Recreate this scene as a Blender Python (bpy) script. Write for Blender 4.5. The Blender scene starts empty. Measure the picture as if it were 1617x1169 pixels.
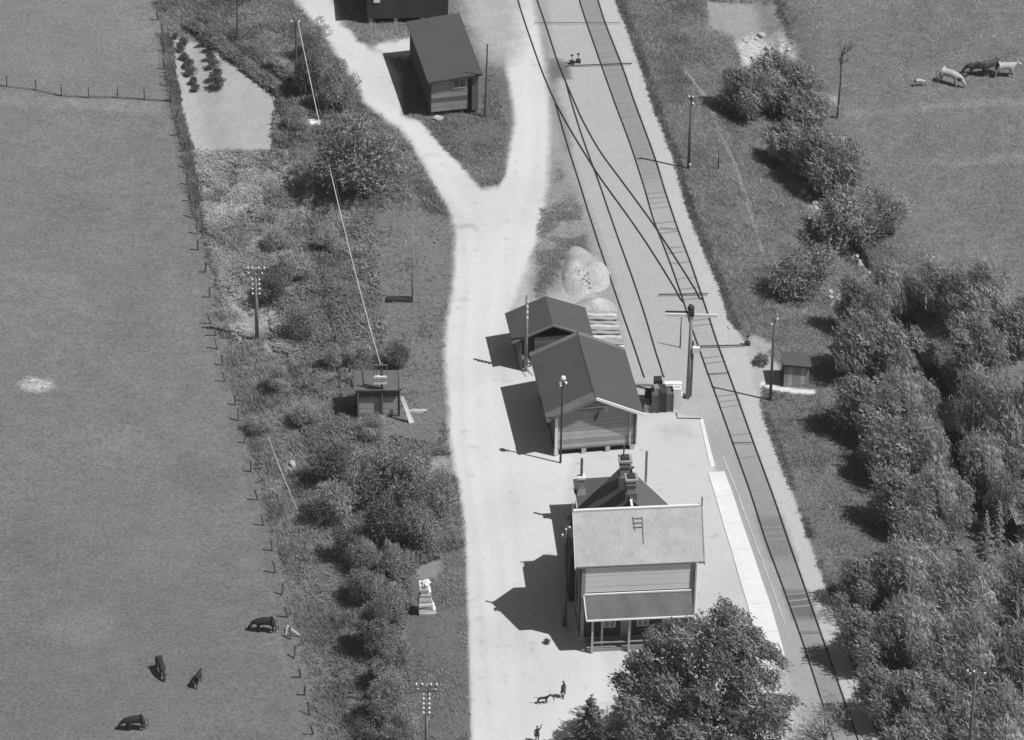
import bpy, math, random
import numpy as np
from mathutils import Vector, Matrix
random.seed(7); rng = np.random.default_rng(7)
S = bpy.context.scene; COL = S.collection

# ------------------------------------------------------------------ camera
PW, PH, FPX = 1617., 1169., 7430.
PIT, ROLL, DIST = math.radians(36), math.radians(1.0), 366.
vd = np.array([0, math.cos(PIT), -math.sin(PIT)]); r0 = np.array([1., 0, 0]); u0 = np.cross(r0, vd)
vr = math.cos(ROLL)*r0 + math.sin(ROLL)*u0; vu = np.cross(vr, vd); CP = -DIST*vd
cam = bpy.data.cameras.new('camera'); cam.sensor_width = 36; cam.lens = 36*FPX/PW
cam.clip_start = 1; cam.clip_end = 8000
co = bpy.data.objects.new('camera', cam); COL.objects.link(co); S.camera = co
co.matrix_world = Matrix(((vr[0], vu[0], -vd[0], CP[0]), (vr[1], vu[1], -vd[1], CP[1]), (vr[2], vu[2], -vd[2], CP[2]), (0, 0, 0, 1)))

# ------------------------------------------------------------------ light
W = bpy.data.worlds.new('World'); S.world = W; W.use_nodes = True
nt = W.node_tree; bg = nt.nodes['Background']
sky = nt.nodes.new('ShaderNodeTexSky'); sky.sky_type = 'NISHITA'; sky.sun_disc = False
SD = np.array([-.56, .203, -1.]); SEL = math.atan(1/math.hypot(.56, .203))
sky.sun_elevation = SEL; sky.sun_rotation = math.atan2(.56, -.203)
bw = nt.nodes.new('ShaderNodeRGBToBW'); nt.links.new(sky.outputs[0], bw.inputs[0]); nt.links.new(bw.outputs[0], bg.inputs[0])
bg.inputs[1].default_value = 0.056
sl = bpy.data.lights.new('sun', 'SUN'); sl.energy = 4.3; sl.angle = math.radians(.53); sl.color = (1, .995, .985)
so = bpy.data.objects.new('sun', sl); COL.objects.link(so)
so.rotation_euler = Vector(tuple(-SD)).to_track_quat('Z', 'Y').to_euler(); so.location = (60, -20, 120)
S.view_settings.view_transform = 'Standard'; S.view_settings.look = 'None'
S.view_settings.exposure = 0.0; S.view_settings.gamma = 1; S.view_settings.use_curve_mapping = False

# ------------------------------------------------------------------ noise + terrain
LAT = {}
def vn(x, y, f, seed):
    if seed not in LAT: LAT[seed] = np.random.default_rng(seed).random((256, 256))
    L = LAT[seed]; x = np.asarray(x)*f; y = np.asarray(y)*f
    xi = np.floor(x).astype(int); yi = np.floor(y).astype(int); a = x-xi; b = y-yi
    a = a*a*(3-2*a); b = b*b*(3-2*b)
    g = lambda i, j: L[(xi+i) % 256, (yi+j) % 256]
    return (g(0, 0)*(1-a)+g(1, 0)*a)*(1-b)+(g(0, 1)*(1-a)+g(1, 1)*a)*b
def fbm(x, y, f, seed, o=4):
    t = 0; w = 0
    for i in range(o): t = t+vn(x, y, f*2**i, seed+i)/2**i; w += 1/2**i
    return t/w
def line(pts):
    a = np.array(pts, float); return lambda y: np.interp(y, a[:, 1], a[:, 0])
FE = line([(215,-200),(248,0),(258,60),(268,150),(288,240),(310,370),(325,440),(332,500),(347,560),(352,600),(373,650),(386,710),(405,780),(427,860),(442,930),(458,1000),(472,1060),(498,1169),(545,1400)])
RL = line([(430,-200),(465,0),(515,60),(560,130),(600,185),(650,235),(685,300),(710,340),(716,370),(708,500),(705,620),(712,700),(735,830),(748,1169),(752,1400)])
RE = line([(945,-200),(972,0),(995,56),(1017,121),(1034,175),(1063,248),(1085,329),(1115,404),(1137,455),(1152,506),(1178,545),(1199,640),(1223,706),(1258,796),(1283,870),(1310,940),(1336,1020),(1390,1169),(1470,1400)])
RH = line([(1000,-200),(1030,0),(1100,250),(1150,400),(1200,480),(1300,560),(1310,640),(1250,720),(1280,796),(1345,940),(1380,1020),(1430,1169),(1500,1400)])
STR = line([(1150,-200),(1205,50),(1240,200),(1300,300),(1370,400),(1450,520),(1485,600),(1515,700),(1560,800),(1620,900),(1760,1169),(1860,1400)])
def proj0(x, y, z):
    dx = x-CP[0]; dy = y-CP[1]; dz = z-CP[2]
    k = dx*vd[0]+dy*vd[1]+dz*vd[2]
    return PW/2+FPX*(dx*vr[0]+dy*vr[1]+dz*vr[2])/k, PH/2-FPX*(dx*vu[0]+dy*vu[1]+dz*vu[2])/k
ss = lambda t: (lambda q: q*q*(3-2*q))(np.clip(t, 0, 1))
def Hh(x, y):
    x = np.asarray(x, float); y = np.asarray(y, float)
    px, py = proj0(x, y, 0.*x)
    fe, rl, rh, st = FE(py), RL(py), RH(py), STR(py)
    left = -0.95*ss((rl-12-px)/np.maximum(60, (rl-fe)*.8)) - .35*np.exp(-((px-fe-45)/28)**2)
    right = -1.9*ss((px-rh-4)/np.maximum(60, st-rh)) + 1.1*ss((px-st-10)/90) - .5*np.exp(-((px-st)/22)**2)
    veg = ss((rl-20-px)/30)*ss((px-fe+40)/60)+ss((px-rh-15)/40)
    n = (fbm(x, y, .12, 11, 4)-.5)*.9+(fbm(x, y, .9, 31, 2)-.5)*.16
    return left+right+n*veg*.8 + (fbm(x, y, .04, 5, 2)-.5)*.5*(ss((fe-30-px)/120)+ss((px-st-60)/100))
def UP(px, py, z=0.):
    v = vd*FPX+vr*(px-PW/2)+vu*(PH/2-py); return CP+v*((z-CP[2])/v[2])
def P(px, py, dz=0.):
    z = 0.
    for _ in range(7):
        p = UP(px, py, z+dz); z = float(Hh(p[0], p[1]))
    return Vector((p[0], p[1], z+dz))
def PY(px, py, y):                       # point of the vertical plane at world y
    v = vd*FPX+vr*(px-PW/2)+vu*(PH/2-py); return CP+v*((y-CP[1])/v[1])
def scl(p): return FPX/float(np.dot(np.array(p)-CP, vd))
def G(x, y): return float(Hh(x, y))

# ------------------------------------------------------------------ materials
def gray(a): return (a*.985, a, a*.99, 1)
def mat(name, a, rough=.8, amp=.25, sc=6., bump=.2, streak=None, attr=None, amp2=.2, sc2=.8, spec=.25, metal=0):
    m = bpy.data.materials.new(name); m.use_nodes = True; t = m.node_tree; N = t.nodes; L = t.links
    b = N['Principled BSDF']; b.inputs['Roughness'].default_value = rough; b.inputs['Specular IOR Level'].default_value = spec
    b.inputs['Metallic'].default_value = metal
    tc = N.new('ShaderNodeTexCoord'); mp = N.new('ShaderNodeMapping'); L.new(tc.outputs['Object'], mp.inputs[0])
    if streak: mp.inputs['Scale'].default_value = streak
    n1 = N.new('ShaderNodeTexNoise'); n1.inputs['Scale'].default_value = sc; n1.inputs['Detail'].default_value = 5; L.new(mp.outputs[0], n1.inputs[0])
    n2 = N.new('ShaderNodeTexNoise'); n2.inputs['Scale'].default_value = sc2; n2.inputs['Detail'].default_value = 3; L.new(tc.outputs['Object'], n2.inputs[0])
    def ma(op, x, y):
        q = N.new('ShaderNodeMath'); q.operation = op
        for i, s in enumerate((x, y)):
            if isinstance(s, (int, float)): q.inputs[i].default_value = s
            else: L.new(s, q.inputs[i])
        return q.outputs[0]
    f1 = ma('ADD', ma('MULTIPLY', ma('SUBTRACT', n1.outputs[0], .5), amp*4), 1)
    f2 = ma('ADD', ma('MULTIPLY', ma('SUBTRACT', n2.outputs[0], .5), amp2*4), 1)
    v = ma('MULTIPLY', f1, f2)
    if attr:
        an = N.new('ShaderNodeAttribute'); an.attribute_name = attr
        sp = N.new('ShaderNodeSeparateColor'); L.new(an.outputs['Color'], sp.inputs[0])
        v = ma('MULTIPLY', v, sp.outputs[0]); v = ma('MULTIPLY', v, a)
    else: v = ma('MULTIPLY', v, a)
    v = ma('MAXIMUM', v, .008)
    cc = N.new('ShaderNodeCombineColor'); L.new(ma('MULTIPLY', v, .985), cc.inputs[0]); L.new(v, cc.inputs[1]); L.new(ma('MULTIPLY', v, .99), cc.inputs[2])
    L.new(cc.outputs[0], b.inputs['Base Color'])
    if bump:
        bp = N.new('ShaderNodeBump'); bp.inputs['Strength'].default_value = bump; bp.inputs['Distance'].default_value = .06
        L.new(n1.outputs[0], bp.inputs['Height']); L.new(bp.outputs[0], b.inputs['Normal'])
    return m
def ground_mat(name):                     # albedo = attr.r ; attr.g fine speckle ; attr.b coarse mottling
    m = bpy.data.materials.new(name); m.use_nodes = True; t = m.node_tree; N = t.nodes; L = t.links
    b = N['Principled BSDF']; b.inputs['Roughness'].default_value = .95; b.inputs['Specular IOR Level'].default_value = .1
    tc = N.new('ShaderNodeTexCoord'); an = N.new('ShaderNodeAttribute'); an.attribute_name = 'tone'
    sp = N.new('ShaderNodeSeparateColor'); L.new(an.outputs['Color'], sp.inputs[0])
    def nz(s, d, st=(1, 1, 1)):
        n = N.new('ShaderNodeTexNoise'); mp = N.new('ShaderNodeMapping'); mp.inputs['Scale'].default_value = st; L.new(tc.outputs['Object'], mp.inputs[0]); n.inputs['Scale'].default_value = s; n.inputs['Detail'].default_value = d; n.inputs['Roughness'].default_value = .72
        L.new(mp.outputs[0], n.inputs[0]); return n.outputs[0]
    def ma(op, x, y):
        q = N.new('ShaderNodeMath'); q.operation = op
        for i, s in enumerate((x, y)):
            if isinstance(s, (int, float)): q.inputs[i].default_value = s
            else: L.new(s, q.inputs[i])
        return q.outputs[0]
    fine = nz(4.6, 4, (.85, 1, 1)); mid = nz(.8, 6, (.75, 1.1, 1)); big = nz(.13, 4)
    vo = N.new('ShaderNodeTexVoronoi'); vo.inputs['Scale'].default_value = 4.2; L.new(tc.outputs['Object'], vo.inputs[0])
    fk = ma('MULTIPLY', ma('GREATER_THAN', ma('SUBTRACT', .12, vo.outputs['Distance']), 0.), ma('GREATER_THAN', mid, .56))
    a = ma('ADD', ma('MULTIPLY', ma('ADD', ma('MULTIPLY', ma('SUBTRACT', fine, .5), 13.), ma('MULTIPLY', fk, 2.)), sp.outputs[1]), 1)
    c = ma('ADD', ma('MULTIPLY', ma('MULTIPLY', ma('SUBTRACT', mid, .5), 4.), sp.outputs[2]), 1)
    d = ma('ADD', ma('MULTIPLY', ma('MULTIPLY', ma('SUBTRACT', big, .5), 2.4), sp.outputs[2]), 1)
    v = ma('MAXIMUM', ma('MULTIPLY', sp.outputs[0], ma('MULTIPLY', a, ma('MULTIPLY', c, d))), .02)
    cc = N.new('ShaderNodeCombineColor'); L.new(ma('MULTIPLY', v, .985), cc.inputs[0]); L.new(v, cc.inputs[1]); L.new(ma('MULTIPLY', v, .99), cc.inputs[2])
    L.new(cc.outputs[0], b.inputs['Base Color'])
    bp = N.new('ShaderNodeBump'); bp.inputs['Distance'].default_value = .25
    L.new(ma('MULTIPLY', sp.outputs[1], 1.6), bp.inputs['Strength'])
    L.new(fine, bp.inputs['Height']); L.new(bp.outputs[0], b.inputs['Normal'])
    return m
HAZE = .00007
KL = 1.16                                  # radiance a white surface reaches on open ground in this light
def alb(tone):                             # photo grey of a sunlit level surface -> its albedo
    c = np.asarray(tone, float)/255
    return np.where(c < .04045, c/12.92, ((c+.055)/1.055)**2.4)/KL
def leafy(name, a, tr=.3, **kw):
    m = mat(name, a, .8, .08, 2, 0, attr='shade', amp2=.1, sc2=.5, spec=.15); t = m.node_tree; N = t.nodes; L = t.links
    b = N['Principled BSDF']; o = N['Material Output']; src = b.inputs['Base Color'].links[0].from_socket
    tl = N.new('ShaderNodeBsdfTranslucent'); L.new(src, tl.inputs[0]); mx = N.new('ShaderNodeMixShader'); mx.inputs[0].default_value = tr
    L.new(b.outputs[0], mx.inputs[1]); L.new(tl.outputs[0], mx.inputs[2]); L.new(mx.outputs[0], o.inputs[0]); return m
MT = dict(
    roof=mat('dark_roof_felt', .082, .85, .06, 9, .1, amp2=.06, sc2=.5),
    roofr=mat('dark_roof_slate', .088, .85, .07, 9, .1, (1, .25, 1), amp2=.05),
    rearroof=mat('rear_roof_slate', .12, .85, .08, 7, .1, (1, 1, .3), amp2=.05),
    oldboard=mat('old_pale_board', .32, .85, .15, 5, .2, (.3, 3, 4)),
    strip=mat('zinc_strip', .17, .6, .05, 4, .05),
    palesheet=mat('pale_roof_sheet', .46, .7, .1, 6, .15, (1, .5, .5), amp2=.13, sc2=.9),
    verandaroof=mat('veranda_roof', .125, .8, .12, 5, .15, (1, .2, 1)),
    white=mat('white_paint', .78, .6, .03, 5, .05, amp2=.04),
    cream=mat('cream_board', .7, .75, .06, 7, .1, (.3, 3, 3), amp2=.05),
    greyboard=mat('grey_board', .45, .8, .14, 5, .15, (.25, 3, 4), amp2=.1),
    midboard=mat('weathered_board', .3, .8, .16, 5, .15, (.25, 3, 4), amp2=.12),
    darkboard=mat('dark_board', .125, .85, .16, 5, .15, (.25, 3, 4), amp2=.1),
    darkwall=mat('dark_wall', .055, .9, .1, 5, .1),  # dark wall tone, for side walls and walls behind boards
    black=mat('shade_and_fascia_black', .02, .9, .05, 5, 0),  # near black for shade in gaps and hollows; also the hut fascia
    stone=mat('foundation_stone', .5, .85, .12, 5, .3),
    brick=mat('chimney_render', .3, .85, .15, 9, .3),
    pole=mat('pole_wood', .12, .8, .15, 4, .1, (6, 6, .6)),
    polelight=mat('pale_pole_wood', .26, .8, .12, 4, .1, (6, 6, .6)),
    insul=mat('white_porcelain', .8, .2, .02, 5, 0, spec=.5),
    sleeper=mat('worn_sleeper', .235, .9, .3, 3, .1), sleeperpale=mat('dusty_sleeper', .26, .9, .2, 3, .1),
    rail=mat('rusty_rail', .05, .6, .1, 8, .05),
    iron=mat('dark_iron', .045, .6, .1, 8, .05),
    wire=mat('wire_glint_pale', .6, .4, .02, 5, 0),  # sun glint on the wire put into its pale colour
    thinwire=mat('dull_wire', .14, .5, .02, 5, 0),
    bark=mat('bark', .1, .9, .2, 8, .4), palebark=mat('pale_bark', .45, .8, .15, 8, .3),
    leaf=leafy('leaf', .31, .35), leafpale=leafy('pale_leaf', .42, .4), leafdark=leafy('dark_leaf', .18), grass=leafy('grass_blade', .33, .4),
    rock=mat('pale_rock', .5, .9, .15, 4, .4), gravel=mat('pale_gravel', .42, .95, .25, 5, .8),
    hide=mat('dark_hide', .03, .7, .15, 3, 0), hidewhite=mat('pale_hide', .42, .8, .1, 3, 0),
    hidepied=mat('pied_hide', .08, .8, .45, 1.6, 0, amp2=.3),
    cloth=mat('dark_cloth', .05, .9, .1, 5, 0), skin=mat('skin', .4, .7, .03, 5, 0), hair=mat('hair', .04, .8, .05, 5, 0),
    glass=mat('window_glass', .12, .15, .1, 2, 0, spec=.5), water=mat('stream_water_and_shade', .012, .35, .1, 2, .05, spec=.15),
    concrete=mat('platform_concrete', .7, .85, .05, 5, .1, amp2=.06), kerb=mat('kerb_concrete', .46, .85, .05, 5, .1))

# ------------------------------------------------------------------ mesh helpers
class MB:
    def __init__(s): s.v = []; s.f = []
    def add(s, v, f):
        n = len(s.v); s.v += [tuple(map(float, q)) for q in v]; s.f += [tuple(n+i for i in q) for q in f]; return s
    def box(s, x0, y0, z0, x1, y1, z1, bev=0):
        v = [(x0,y0,z0),(x1,y0,z0),(x1,y1,z0),(x0,y1,z0),(x0,y0,z1),(x1,y0,z1),(x1,y1,z1),(x0,y1,z1)]
        return s.add(v, [(3,2,1,0),(4,5,6,7),(0,1,5,4),(1,2,6,5),(2,3,7,6),(3,0,4,7)])
    def prism(s, top, th):                # slab under a list of top points (ccw), thickness th downward
        n = len(top); v = list(top)+[(p[0], p[1], p[2]-th) for p in top]
        return s.add(v, [tuple(range(n)), tuple(range(2*n-1, n-1, -1))]+[(i, i+n, (i+1) % n+n, (i+1) % n) for i in range(n)])
    def extr(s, prof, a, b):              # profile (x,z) extruded along y from a to b
        n = len(prof); v = [(x, a, z) for x, z in prof]+[(x, b, z) for x, z in prof]
        return s.add(v, [tuple(range(n)), tuple(range(2*n-1, n-1, -1))]+[(i, i+n, (i+1) % n+n, (i+1) % n) for i in range(n)])
    def tube(s, pts, r, n=6, r2=None):
        pts = [Vector(p) for p in pts]; m = len(pts); rs = [r+(r2-r)*i/(m-1) for i in range(m)] if r2 is not None else [r]*m
        v = []; 
        for i, p in enumerate(pts):
            d = (pts[min(i+1, m-1)]-pts[max(i-1, 0)]).normalized()
            a = d.orthogonal().normalized() if i == 0 else (a-d*a.dot(d)).normalized(); b = d.cross(a)
            v += [p+(a*math.cos(2*math.pi*k/n)+b*math.sin(2*math.pi*k/n))*rs[i] for k in range(n)]
        f = [(i*n+k, i*n+(k+1) % n, (i+1)*n+(k+1) % n, (i+1)*n+k) for i in range(m-1) for k in range(n)]
        f += [tuple(range(n-1, -1, -1)), tuple(range((m-1)*n, m*n))]
        return s.add(v, f)
    def blob(s, c, r, seg=8, rings=5, jit=0, sc=(1, 1, 1)):
        v = [(c[0], c[1], c[2]+r*sc[2])]
        for i in range(1, rings):
            t = math.pi*i/rings
            for k in range(seg):
                q = r*(1+random.uniform(-jit, jit)); a = 2*math.pi*(k+.3*i)/seg
                v.append((c[0]+q*sc[0]*math.sin(t)*math.cos(a), c[1]+q*sc[1]*math.sin(t)*math.sin(a), c[2]+q*sc[2]*math.cos(t)))
        v.append((c[0], c[1], c[2]-r*sc[2])); f = [(0, 1+k, 1+(k+1) % seg) for k in range(seg)]
        for i in range(rings-2):
            f += [(1+i*seg+k, 1+(i+1)*seg+k, 1+(i+1)*seg+(k+1) % seg, 1+i*seg+(k+1) % seg) for k in range(seg)]
        e = len(v)-1; o = 1+(rings-2)*seg; f += [(e, o+(k+1) % seg, o+k) for k in range(seg)]
        return s.add(v, f)
    def mesh(s, name, m, smooth=False):
        me = bpy.data.meshes.new(name); me.from_pydata(s.v, [], s.f); me.materials.append(MT[m] if isinstance(m, str) else m)
        if smooth: me.shade_smooth()
        me.update(); return me
    def build(s, name, m, parent=None, loc=None, rz=0, smooth=False, label=None):
        return put(s.mesh(name, m, smooth), name, parent, loc, rz, label)
def put(me, name, parent=None, loc=None, rz=0, label=None):
    o = bpy.data.objects.new(name, me); COL.objects.link(o)
    if parent: o.parent = parent
    if loc is not None: o.location = loc
    if rz: o.rotation_euler = (0, 0, rz)
    if label: o['label'] = label
    return o
def thing(name, label, cat, loc=(0, 0, 0), rz=0, group=None):
    o = bpy.data.objects.new(name, None); COL.objects.link(o); o.location = loc; o.rotation_euler = (0, 0, rz)
    return tag(o, label, cat, group)
def tag(o, label, cat, group=None):
    o['label'] = label; o['category'] = cat
    if group: o['group'] = group
    return o
def npmesh(name, v, f, m, shade=None, smooth=False):   # numpy verts (n,3), faces (k,s)
    me = bpy.data.meshes.new(name); k, s_ = f.shape
    me.vertices.add(len(v)); me.vertices.foreach_set('co', v.astype(np.float32).ravel())
    me.loops.add(k*s_); me.loops.foreach_set('vertex_index', f.astype(np.int32).ravel())
    me.polygons.add(k); me.polygons.foreach_set('loop_start', np.arange(0, k*s_, s_, dtype=np.int32))
    if smooth: me.polygons.foreach_set('use_smooth', np.ones(k, bool))
    me.update(calc_edges=True)
    if shade is not None:
        a = me.color_attributes.new('shade' if shade.ndim == 1 else 'tone', 'FLOAT_COLOR', 'POINT')
        c = np.ones((len(v), 4), np.float32)
        if shade.ndim == 1: c[:, :3] = shade[:, None]
        else: c[:, :3] = shade
        a.data.foreach_set('color', c.ravel())
    me.materials.append(m); return me

# ------------------------------------------------------------------ the ground
X0, X1, Y0, Y1, ST = -50., 50., -56., 64., .17
gx = np.arange(X0, X1+.01, ST); gy = np.arange(Y0, Y1+.01, ST); NX, NY = len(gx), len(gy)
GX, GY = np.meshgrid(gx, gy); GZ = Hh(GX, GY)
px, py = proj0(GX, GY, GZ)
jx = (fbm(GX, GY, .35, 51, 3)-.5)*9+(fbm(GX, GY, 2.2, 55, 2)-.5)*7; jy = (fbm(GX, GY, .35, 61, 3)-.5)*9+(fbm(GX, GY, 2.2, 65, 2)-.5)*7
def sdf(poly, jit=1.):                    # signed pixel distance, positive inside
    a = np.array(poly, float); out = np.full(px.shape, -60.)
    m = (px > a[:, 0].min()-45) & (px < a[:, 0].max()+45) & (py > a[:, 1].min()-45) & (py < a[:, 1].max()+45)
    x = px[m]+jx[m]*jit; y = py[m]+jy[m]*jit; d = np.full(x.shape, 1e9); ins = np.zeros(x.shape, bool)
    for i in range(len(a)):
        (x1, y1), (x2, y2) = a[i-1], a[i]; ex, ey = x2-x1, y2-y1; l = ex*ex+ey*ey+1e-9
        t = np.clip(((x-x1)*ex+(y-y1)*ey)/l, 0, 1); d = np.minimum(d, (x-x1-t*ex)**2+(y-y1-t*ey)**2)
        ins ^= ((y1 > y) != (y2 > y)) & (x < ex*(y-y1)/(ey if abs(ey) > 1e-9 else 1e-9)+x1)
    out[m] = np.clip(np.where(ins, 1, -1)*np.sqrt(d), -60, 60); return out
def ldist(pl, jit=1.):
    a = np.array(pl, float); out = np.full(px.shape, 60.)
    m = (px > a[:, 0].min()-40) & (px < a[:, 0].max()+40) & (py > a[:, 1].min()-40) & (py < a[:, 1].max()+40)
    x = px[m]+jx[m]*jit; y = py[m]+jy[m]*jit; d = np.full(x.shape, 3600.)
    for (x1, y1), (x2, y2) in zip(a[:-1], a[1:]):
        ex, ey = x2-x1, y2-y1; l = ex*ex+ey*ey+1e-9; t = np.clip(((x-x1)*ex+(y-y1)*ey)/l, 0, 1)
        d = np.minimum(d, (x-x1-t*ex)**2+(y-y1-t*ey)**2)
    out[m] = np.sqrt(d); return out
T = np.full(px.shape, 112.); GF = np.full(px.shape, .2); GC = np.full(px.shape, .22); R = np.full(px.shape, 0)
names = ['left_field', 'left_bank', 'garden_bed', 'road', 'track_bed', 'platform', 'embankment', 'pasture', 'grass_verge', 'grass_island']
def lay(s, tone, fine, coarse, soft, reg=None):
    global T, GF, GC
    w = ss((s+soft)/(2*soft)); T = T*(1-w)+tone*w; GF = GF*(1-w)+fine*w; GC = GC*(1-w)+coarse*w
    if reg is not None: R[s > 0] = reg
fe, rl, re_, st_ = FE(py), RL(py), RE(py), STR(py)
lay(fe-px+jx*.3, 124, .14, .15, 4, 0)
lay(np.minimum(px-fe+jx*.4, rl-px), 119, .17, .2, 4, 1)
lay(px-re_, 114, .14, .14, 4, 6)
lay(px-st_-45+jx, 120, .16, .2, 14, 7)
T -= 7*ss((py-500)/600)*(R == 0); T += 8*ss((130-py)/160)*(R == 0)
# lawn strip beside the road, left
lay(sdf([(655,330),(712,345),(716,400),(705,520),(702,650),(690,700),(600,690),(612,560),(600,430),(590,330)]), 122, .13, .08, 10, 8)
lay(sdf([(655,900),(742,860),(748,1200),(665,1200),(640,1000)]), 110, .1, .06, 8, 8)
lay(sdf([(645,895),(655,880),(675,876),(697,884),(700,898),(690,912),(668,918),(650,910)], .4), 142, .06, .03, 4)
lay(sdf([(645,735),(700,722),(722,735),(728,752),(700,748),(655,752)]), 160, .1, .1, 8)
# rough weeds under the garden
lay(sdf([(300,245),(470,245),(490,300),(470,420),(440,540),(380,540),(345,480),(315,330)]), 126, .26, .3, 12)
for q in [(435,262,24),(405,505,30),(440,545,20),(380,475,20),(462,733,8)]:
    if q[2]: lay(q[2]-np.hypot(px-q[0]+jx, (py-q[1])*1.3+jy), 158, .25, .3, 9)
lay(sdf([(300,0),(470,0),(500,60),(440,140),(380,80),(290,30)]), 130, .16, .2, 12)
# garden plot
lay(sdf([(268,60),(345,72),(398,112),(425,134),(437,152),(434,200),(431,240),(304,240),(294,198),(280,141)], .8), 175, .05, .05, 5, 2)
lay(6-ldist([(250,10),(300,40),(350,75),(400,115),(440,145)]), 98, .2, .2, 4)
# left field marks
lay(9-ldist([(0,152),(80,160),(180,166),(255,172)]), 136, .15, .2, 8)
for q in ((120,330,40,109),(60,470,60,121),(210,520,45,110),(150,700,55,121),(60,860,60,108),(260,880,50,120),(330,760,40,109),(130,990,45,121),(350,1110,50,111),(90,230,50,122),(200,60,40,128)):
    d_ = q[2]-np.hypot((px-q[0])*.8+jx*3, (py-q[1])*1.5+jy*3); mm = ss((d_+22)/44)*(R == 0)*.8; T = T*(1-mm)+(q[3]+7)*mm
lay(14-np.hypot((px-55)*.5+jx*.6, (py-608)*1.2+jy*.6), 178, .2, .2, 5)
lay(16-np.hypot((px-90)*.12+jx, (py-100)*.5+jy), 130, .15, .1, 12)
# yard and track bed
yard = [(770,-120),(950,-120),(972,0),(995,56),(1017,121),(1034,175),(1063,248),(1085,329),(1115,404),(1137,455),(1152,506),(1178,541),(1206,552),(1232,578),(1236,608),(1206,612),(1199,638),(1211,667),(1223,706),(1240,751),(1258,796),(1277,852),(1310,940),(1336,1020),(1390,1169),(1480,1420),(760,1420),(760,500),(850,400),(865,300),(862,100)]
lay(sdf(yard, .5), 178, .05, .07, 3, 4)
lay(sdf([(862,0),(880,120),(905,240),(930,330),(965,420),(985,520),(985,560),(930,440),(880,330),(866,250),(840,100),(822,0)]), 160, .07, .1, 8)
lay(sdf([(856,310),(880,240),(905,290),(938,400),(900,400),(884,460),(836,476),(842,400)]), 146, .14, .3, 12)
M1P = [(900,-60),(914.6,0),(926,35),(950,104),(972.5,167),(995,226),(1017.6,296),(1032,348),(1047.8,387.5),(1064.7,432.7),(1077.4,469.4),(1093,520),(1104.2,551),(1118.3,591),(1130.8,625),(1157,699),(1185,777),(1210,856),(1240,936.5),(1266.5,1010),(1304,1126),(1322,1185),(1350,1280)]
M2P = [(929,-60),(944,0),(955.5,36.7),(983.7,107.3),(1000.7,158),(1017.6,203.3),(1037.4,258),(1049.5,300),(1070.3,362),(1092,418.6),(1111,475),(1134,545.6),(1157,607.7),(1163.5,625),(1188.8,696),(1223.6,790.3),(1247,860),(1260,896.5),(1303.1,1019.7),(1353,1162.8),(1361,1185),(1394,1280)]
M1, M2 = line(M1P), line(M2P)
shoulder = np.minimum(px-M2(py)-2, RE(py)-px-1+jx*.4); lay(shoulder, 190, .05, .06, 3)
btw = np.minimum(px-M1(py), M2(py)-px)
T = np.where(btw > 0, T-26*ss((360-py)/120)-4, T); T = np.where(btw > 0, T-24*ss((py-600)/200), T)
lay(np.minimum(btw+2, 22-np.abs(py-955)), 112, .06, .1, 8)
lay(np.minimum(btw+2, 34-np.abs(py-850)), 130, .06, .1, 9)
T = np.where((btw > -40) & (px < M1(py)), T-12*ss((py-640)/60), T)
lay(sdf([(853,95),(895,98),(900,124),(880,125),(860,150),(850,120)]), 112, .06, .1, 6)
lay(8-ldist([(850,60),(862,115),(880,170),(897,235)]), 142, .08, .1, 7)
# platform yard
plat = [(760,640),(1060,652),(1107,660),(1128,742),(1192,965),(1250,1130),(1300,1290),(748,1290),(735,830)]
lay(sdf(plat, .2), 204, .014, .035, 3, 5)
lay(sdf([(1040,672),(1085,668),(1092,690),(1050,696)]), 192, .02, .03, 12)
# road
road = [(450,-100),(465,0),(490,28),(520,66),(560,130),(575,163),(600,184),(630,205),(655,235),(690,300),(712,342),(718,370),(716,430),(708,500),(702,560),(705,620),(710,700),(722,760),(735,830),(740,920),(745,1000),(748,1169),(750,1400),(960,1400),(960,1060),(880,900),(900,720),(960,700),(880,600),(800,500),(850,380),(866,300),(868,150),(850,40),(812,-100),(770,-100),(790,40),(800,110),(812,180),(800,268),(786,294),(761,297),(730,262),(691,220),(663,189),(636,183),(633,120),(606,84),(585,76),(540,36),(528,0),(520,-100)]
lay(sdf(road, .6), 215, .014, .03, 7, 3)
for pl_, tn, w_ in (([(790,1169),(770,900),(745,700),(742,560),(752,430),(745,350),(700,270),(650,205),(590,160),(540,100),(490,20)],222,7), ([(812,1169),(800,900),(778,700),(770,560),(785,430),(800,360),(826,300),(836,200),(830,120)],222,6), ([(830,1169),(822,900),(800,700),(792,560),(806,430),(820,360),(845,300),(852,200)],206,4),
                    ([(776,1169),(755,900),(730,700),(728,560),(736,430),(728,350),(682,270),(632,205),(574,160)],204,4), ([(880,1100),(840,1020),(800,980),(790,860)],206,5), ([(720,360),(745,356),(752,362)],150,2.5), ([(840,1030),(850,1060),(820,1100),(790,1169)],207,4)):
    d_ = w_-ldist(pl_, .35); mm = ss((d_+5)/10)*(R == 3)*.45*np.clip(.2+1.6*fbm(GX, GY, .15, 95, 2), 0, 1); T = T*(1-mm)+tn*mm
spk = (fbm(GX, GY, 1.6, 91, 3)-.5); T = np.where((R == 3) | (R == 5), T-26*np.clip(spk-.2, 0, 1)*4-9*np.clip(fbm(GX, GY, .12, 97, 3)-.5, 0, 1)*4, T)
lay(sdf([(700,-100),(800,-100),(822,0),(826,60),(800,100),(770,100),(735,20)], 2.2), 172, .06, .16, 26)
lay(sdf([(575,64),(650,58),(700,60),(640,90),(604,86)]), 212, .03, .03, 5, 3)
lay(sdf([(545,36),(640,36),(650,58),(600,72),(582,76),(562,66)]), 128, .12, .15, 4, 9)
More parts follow.
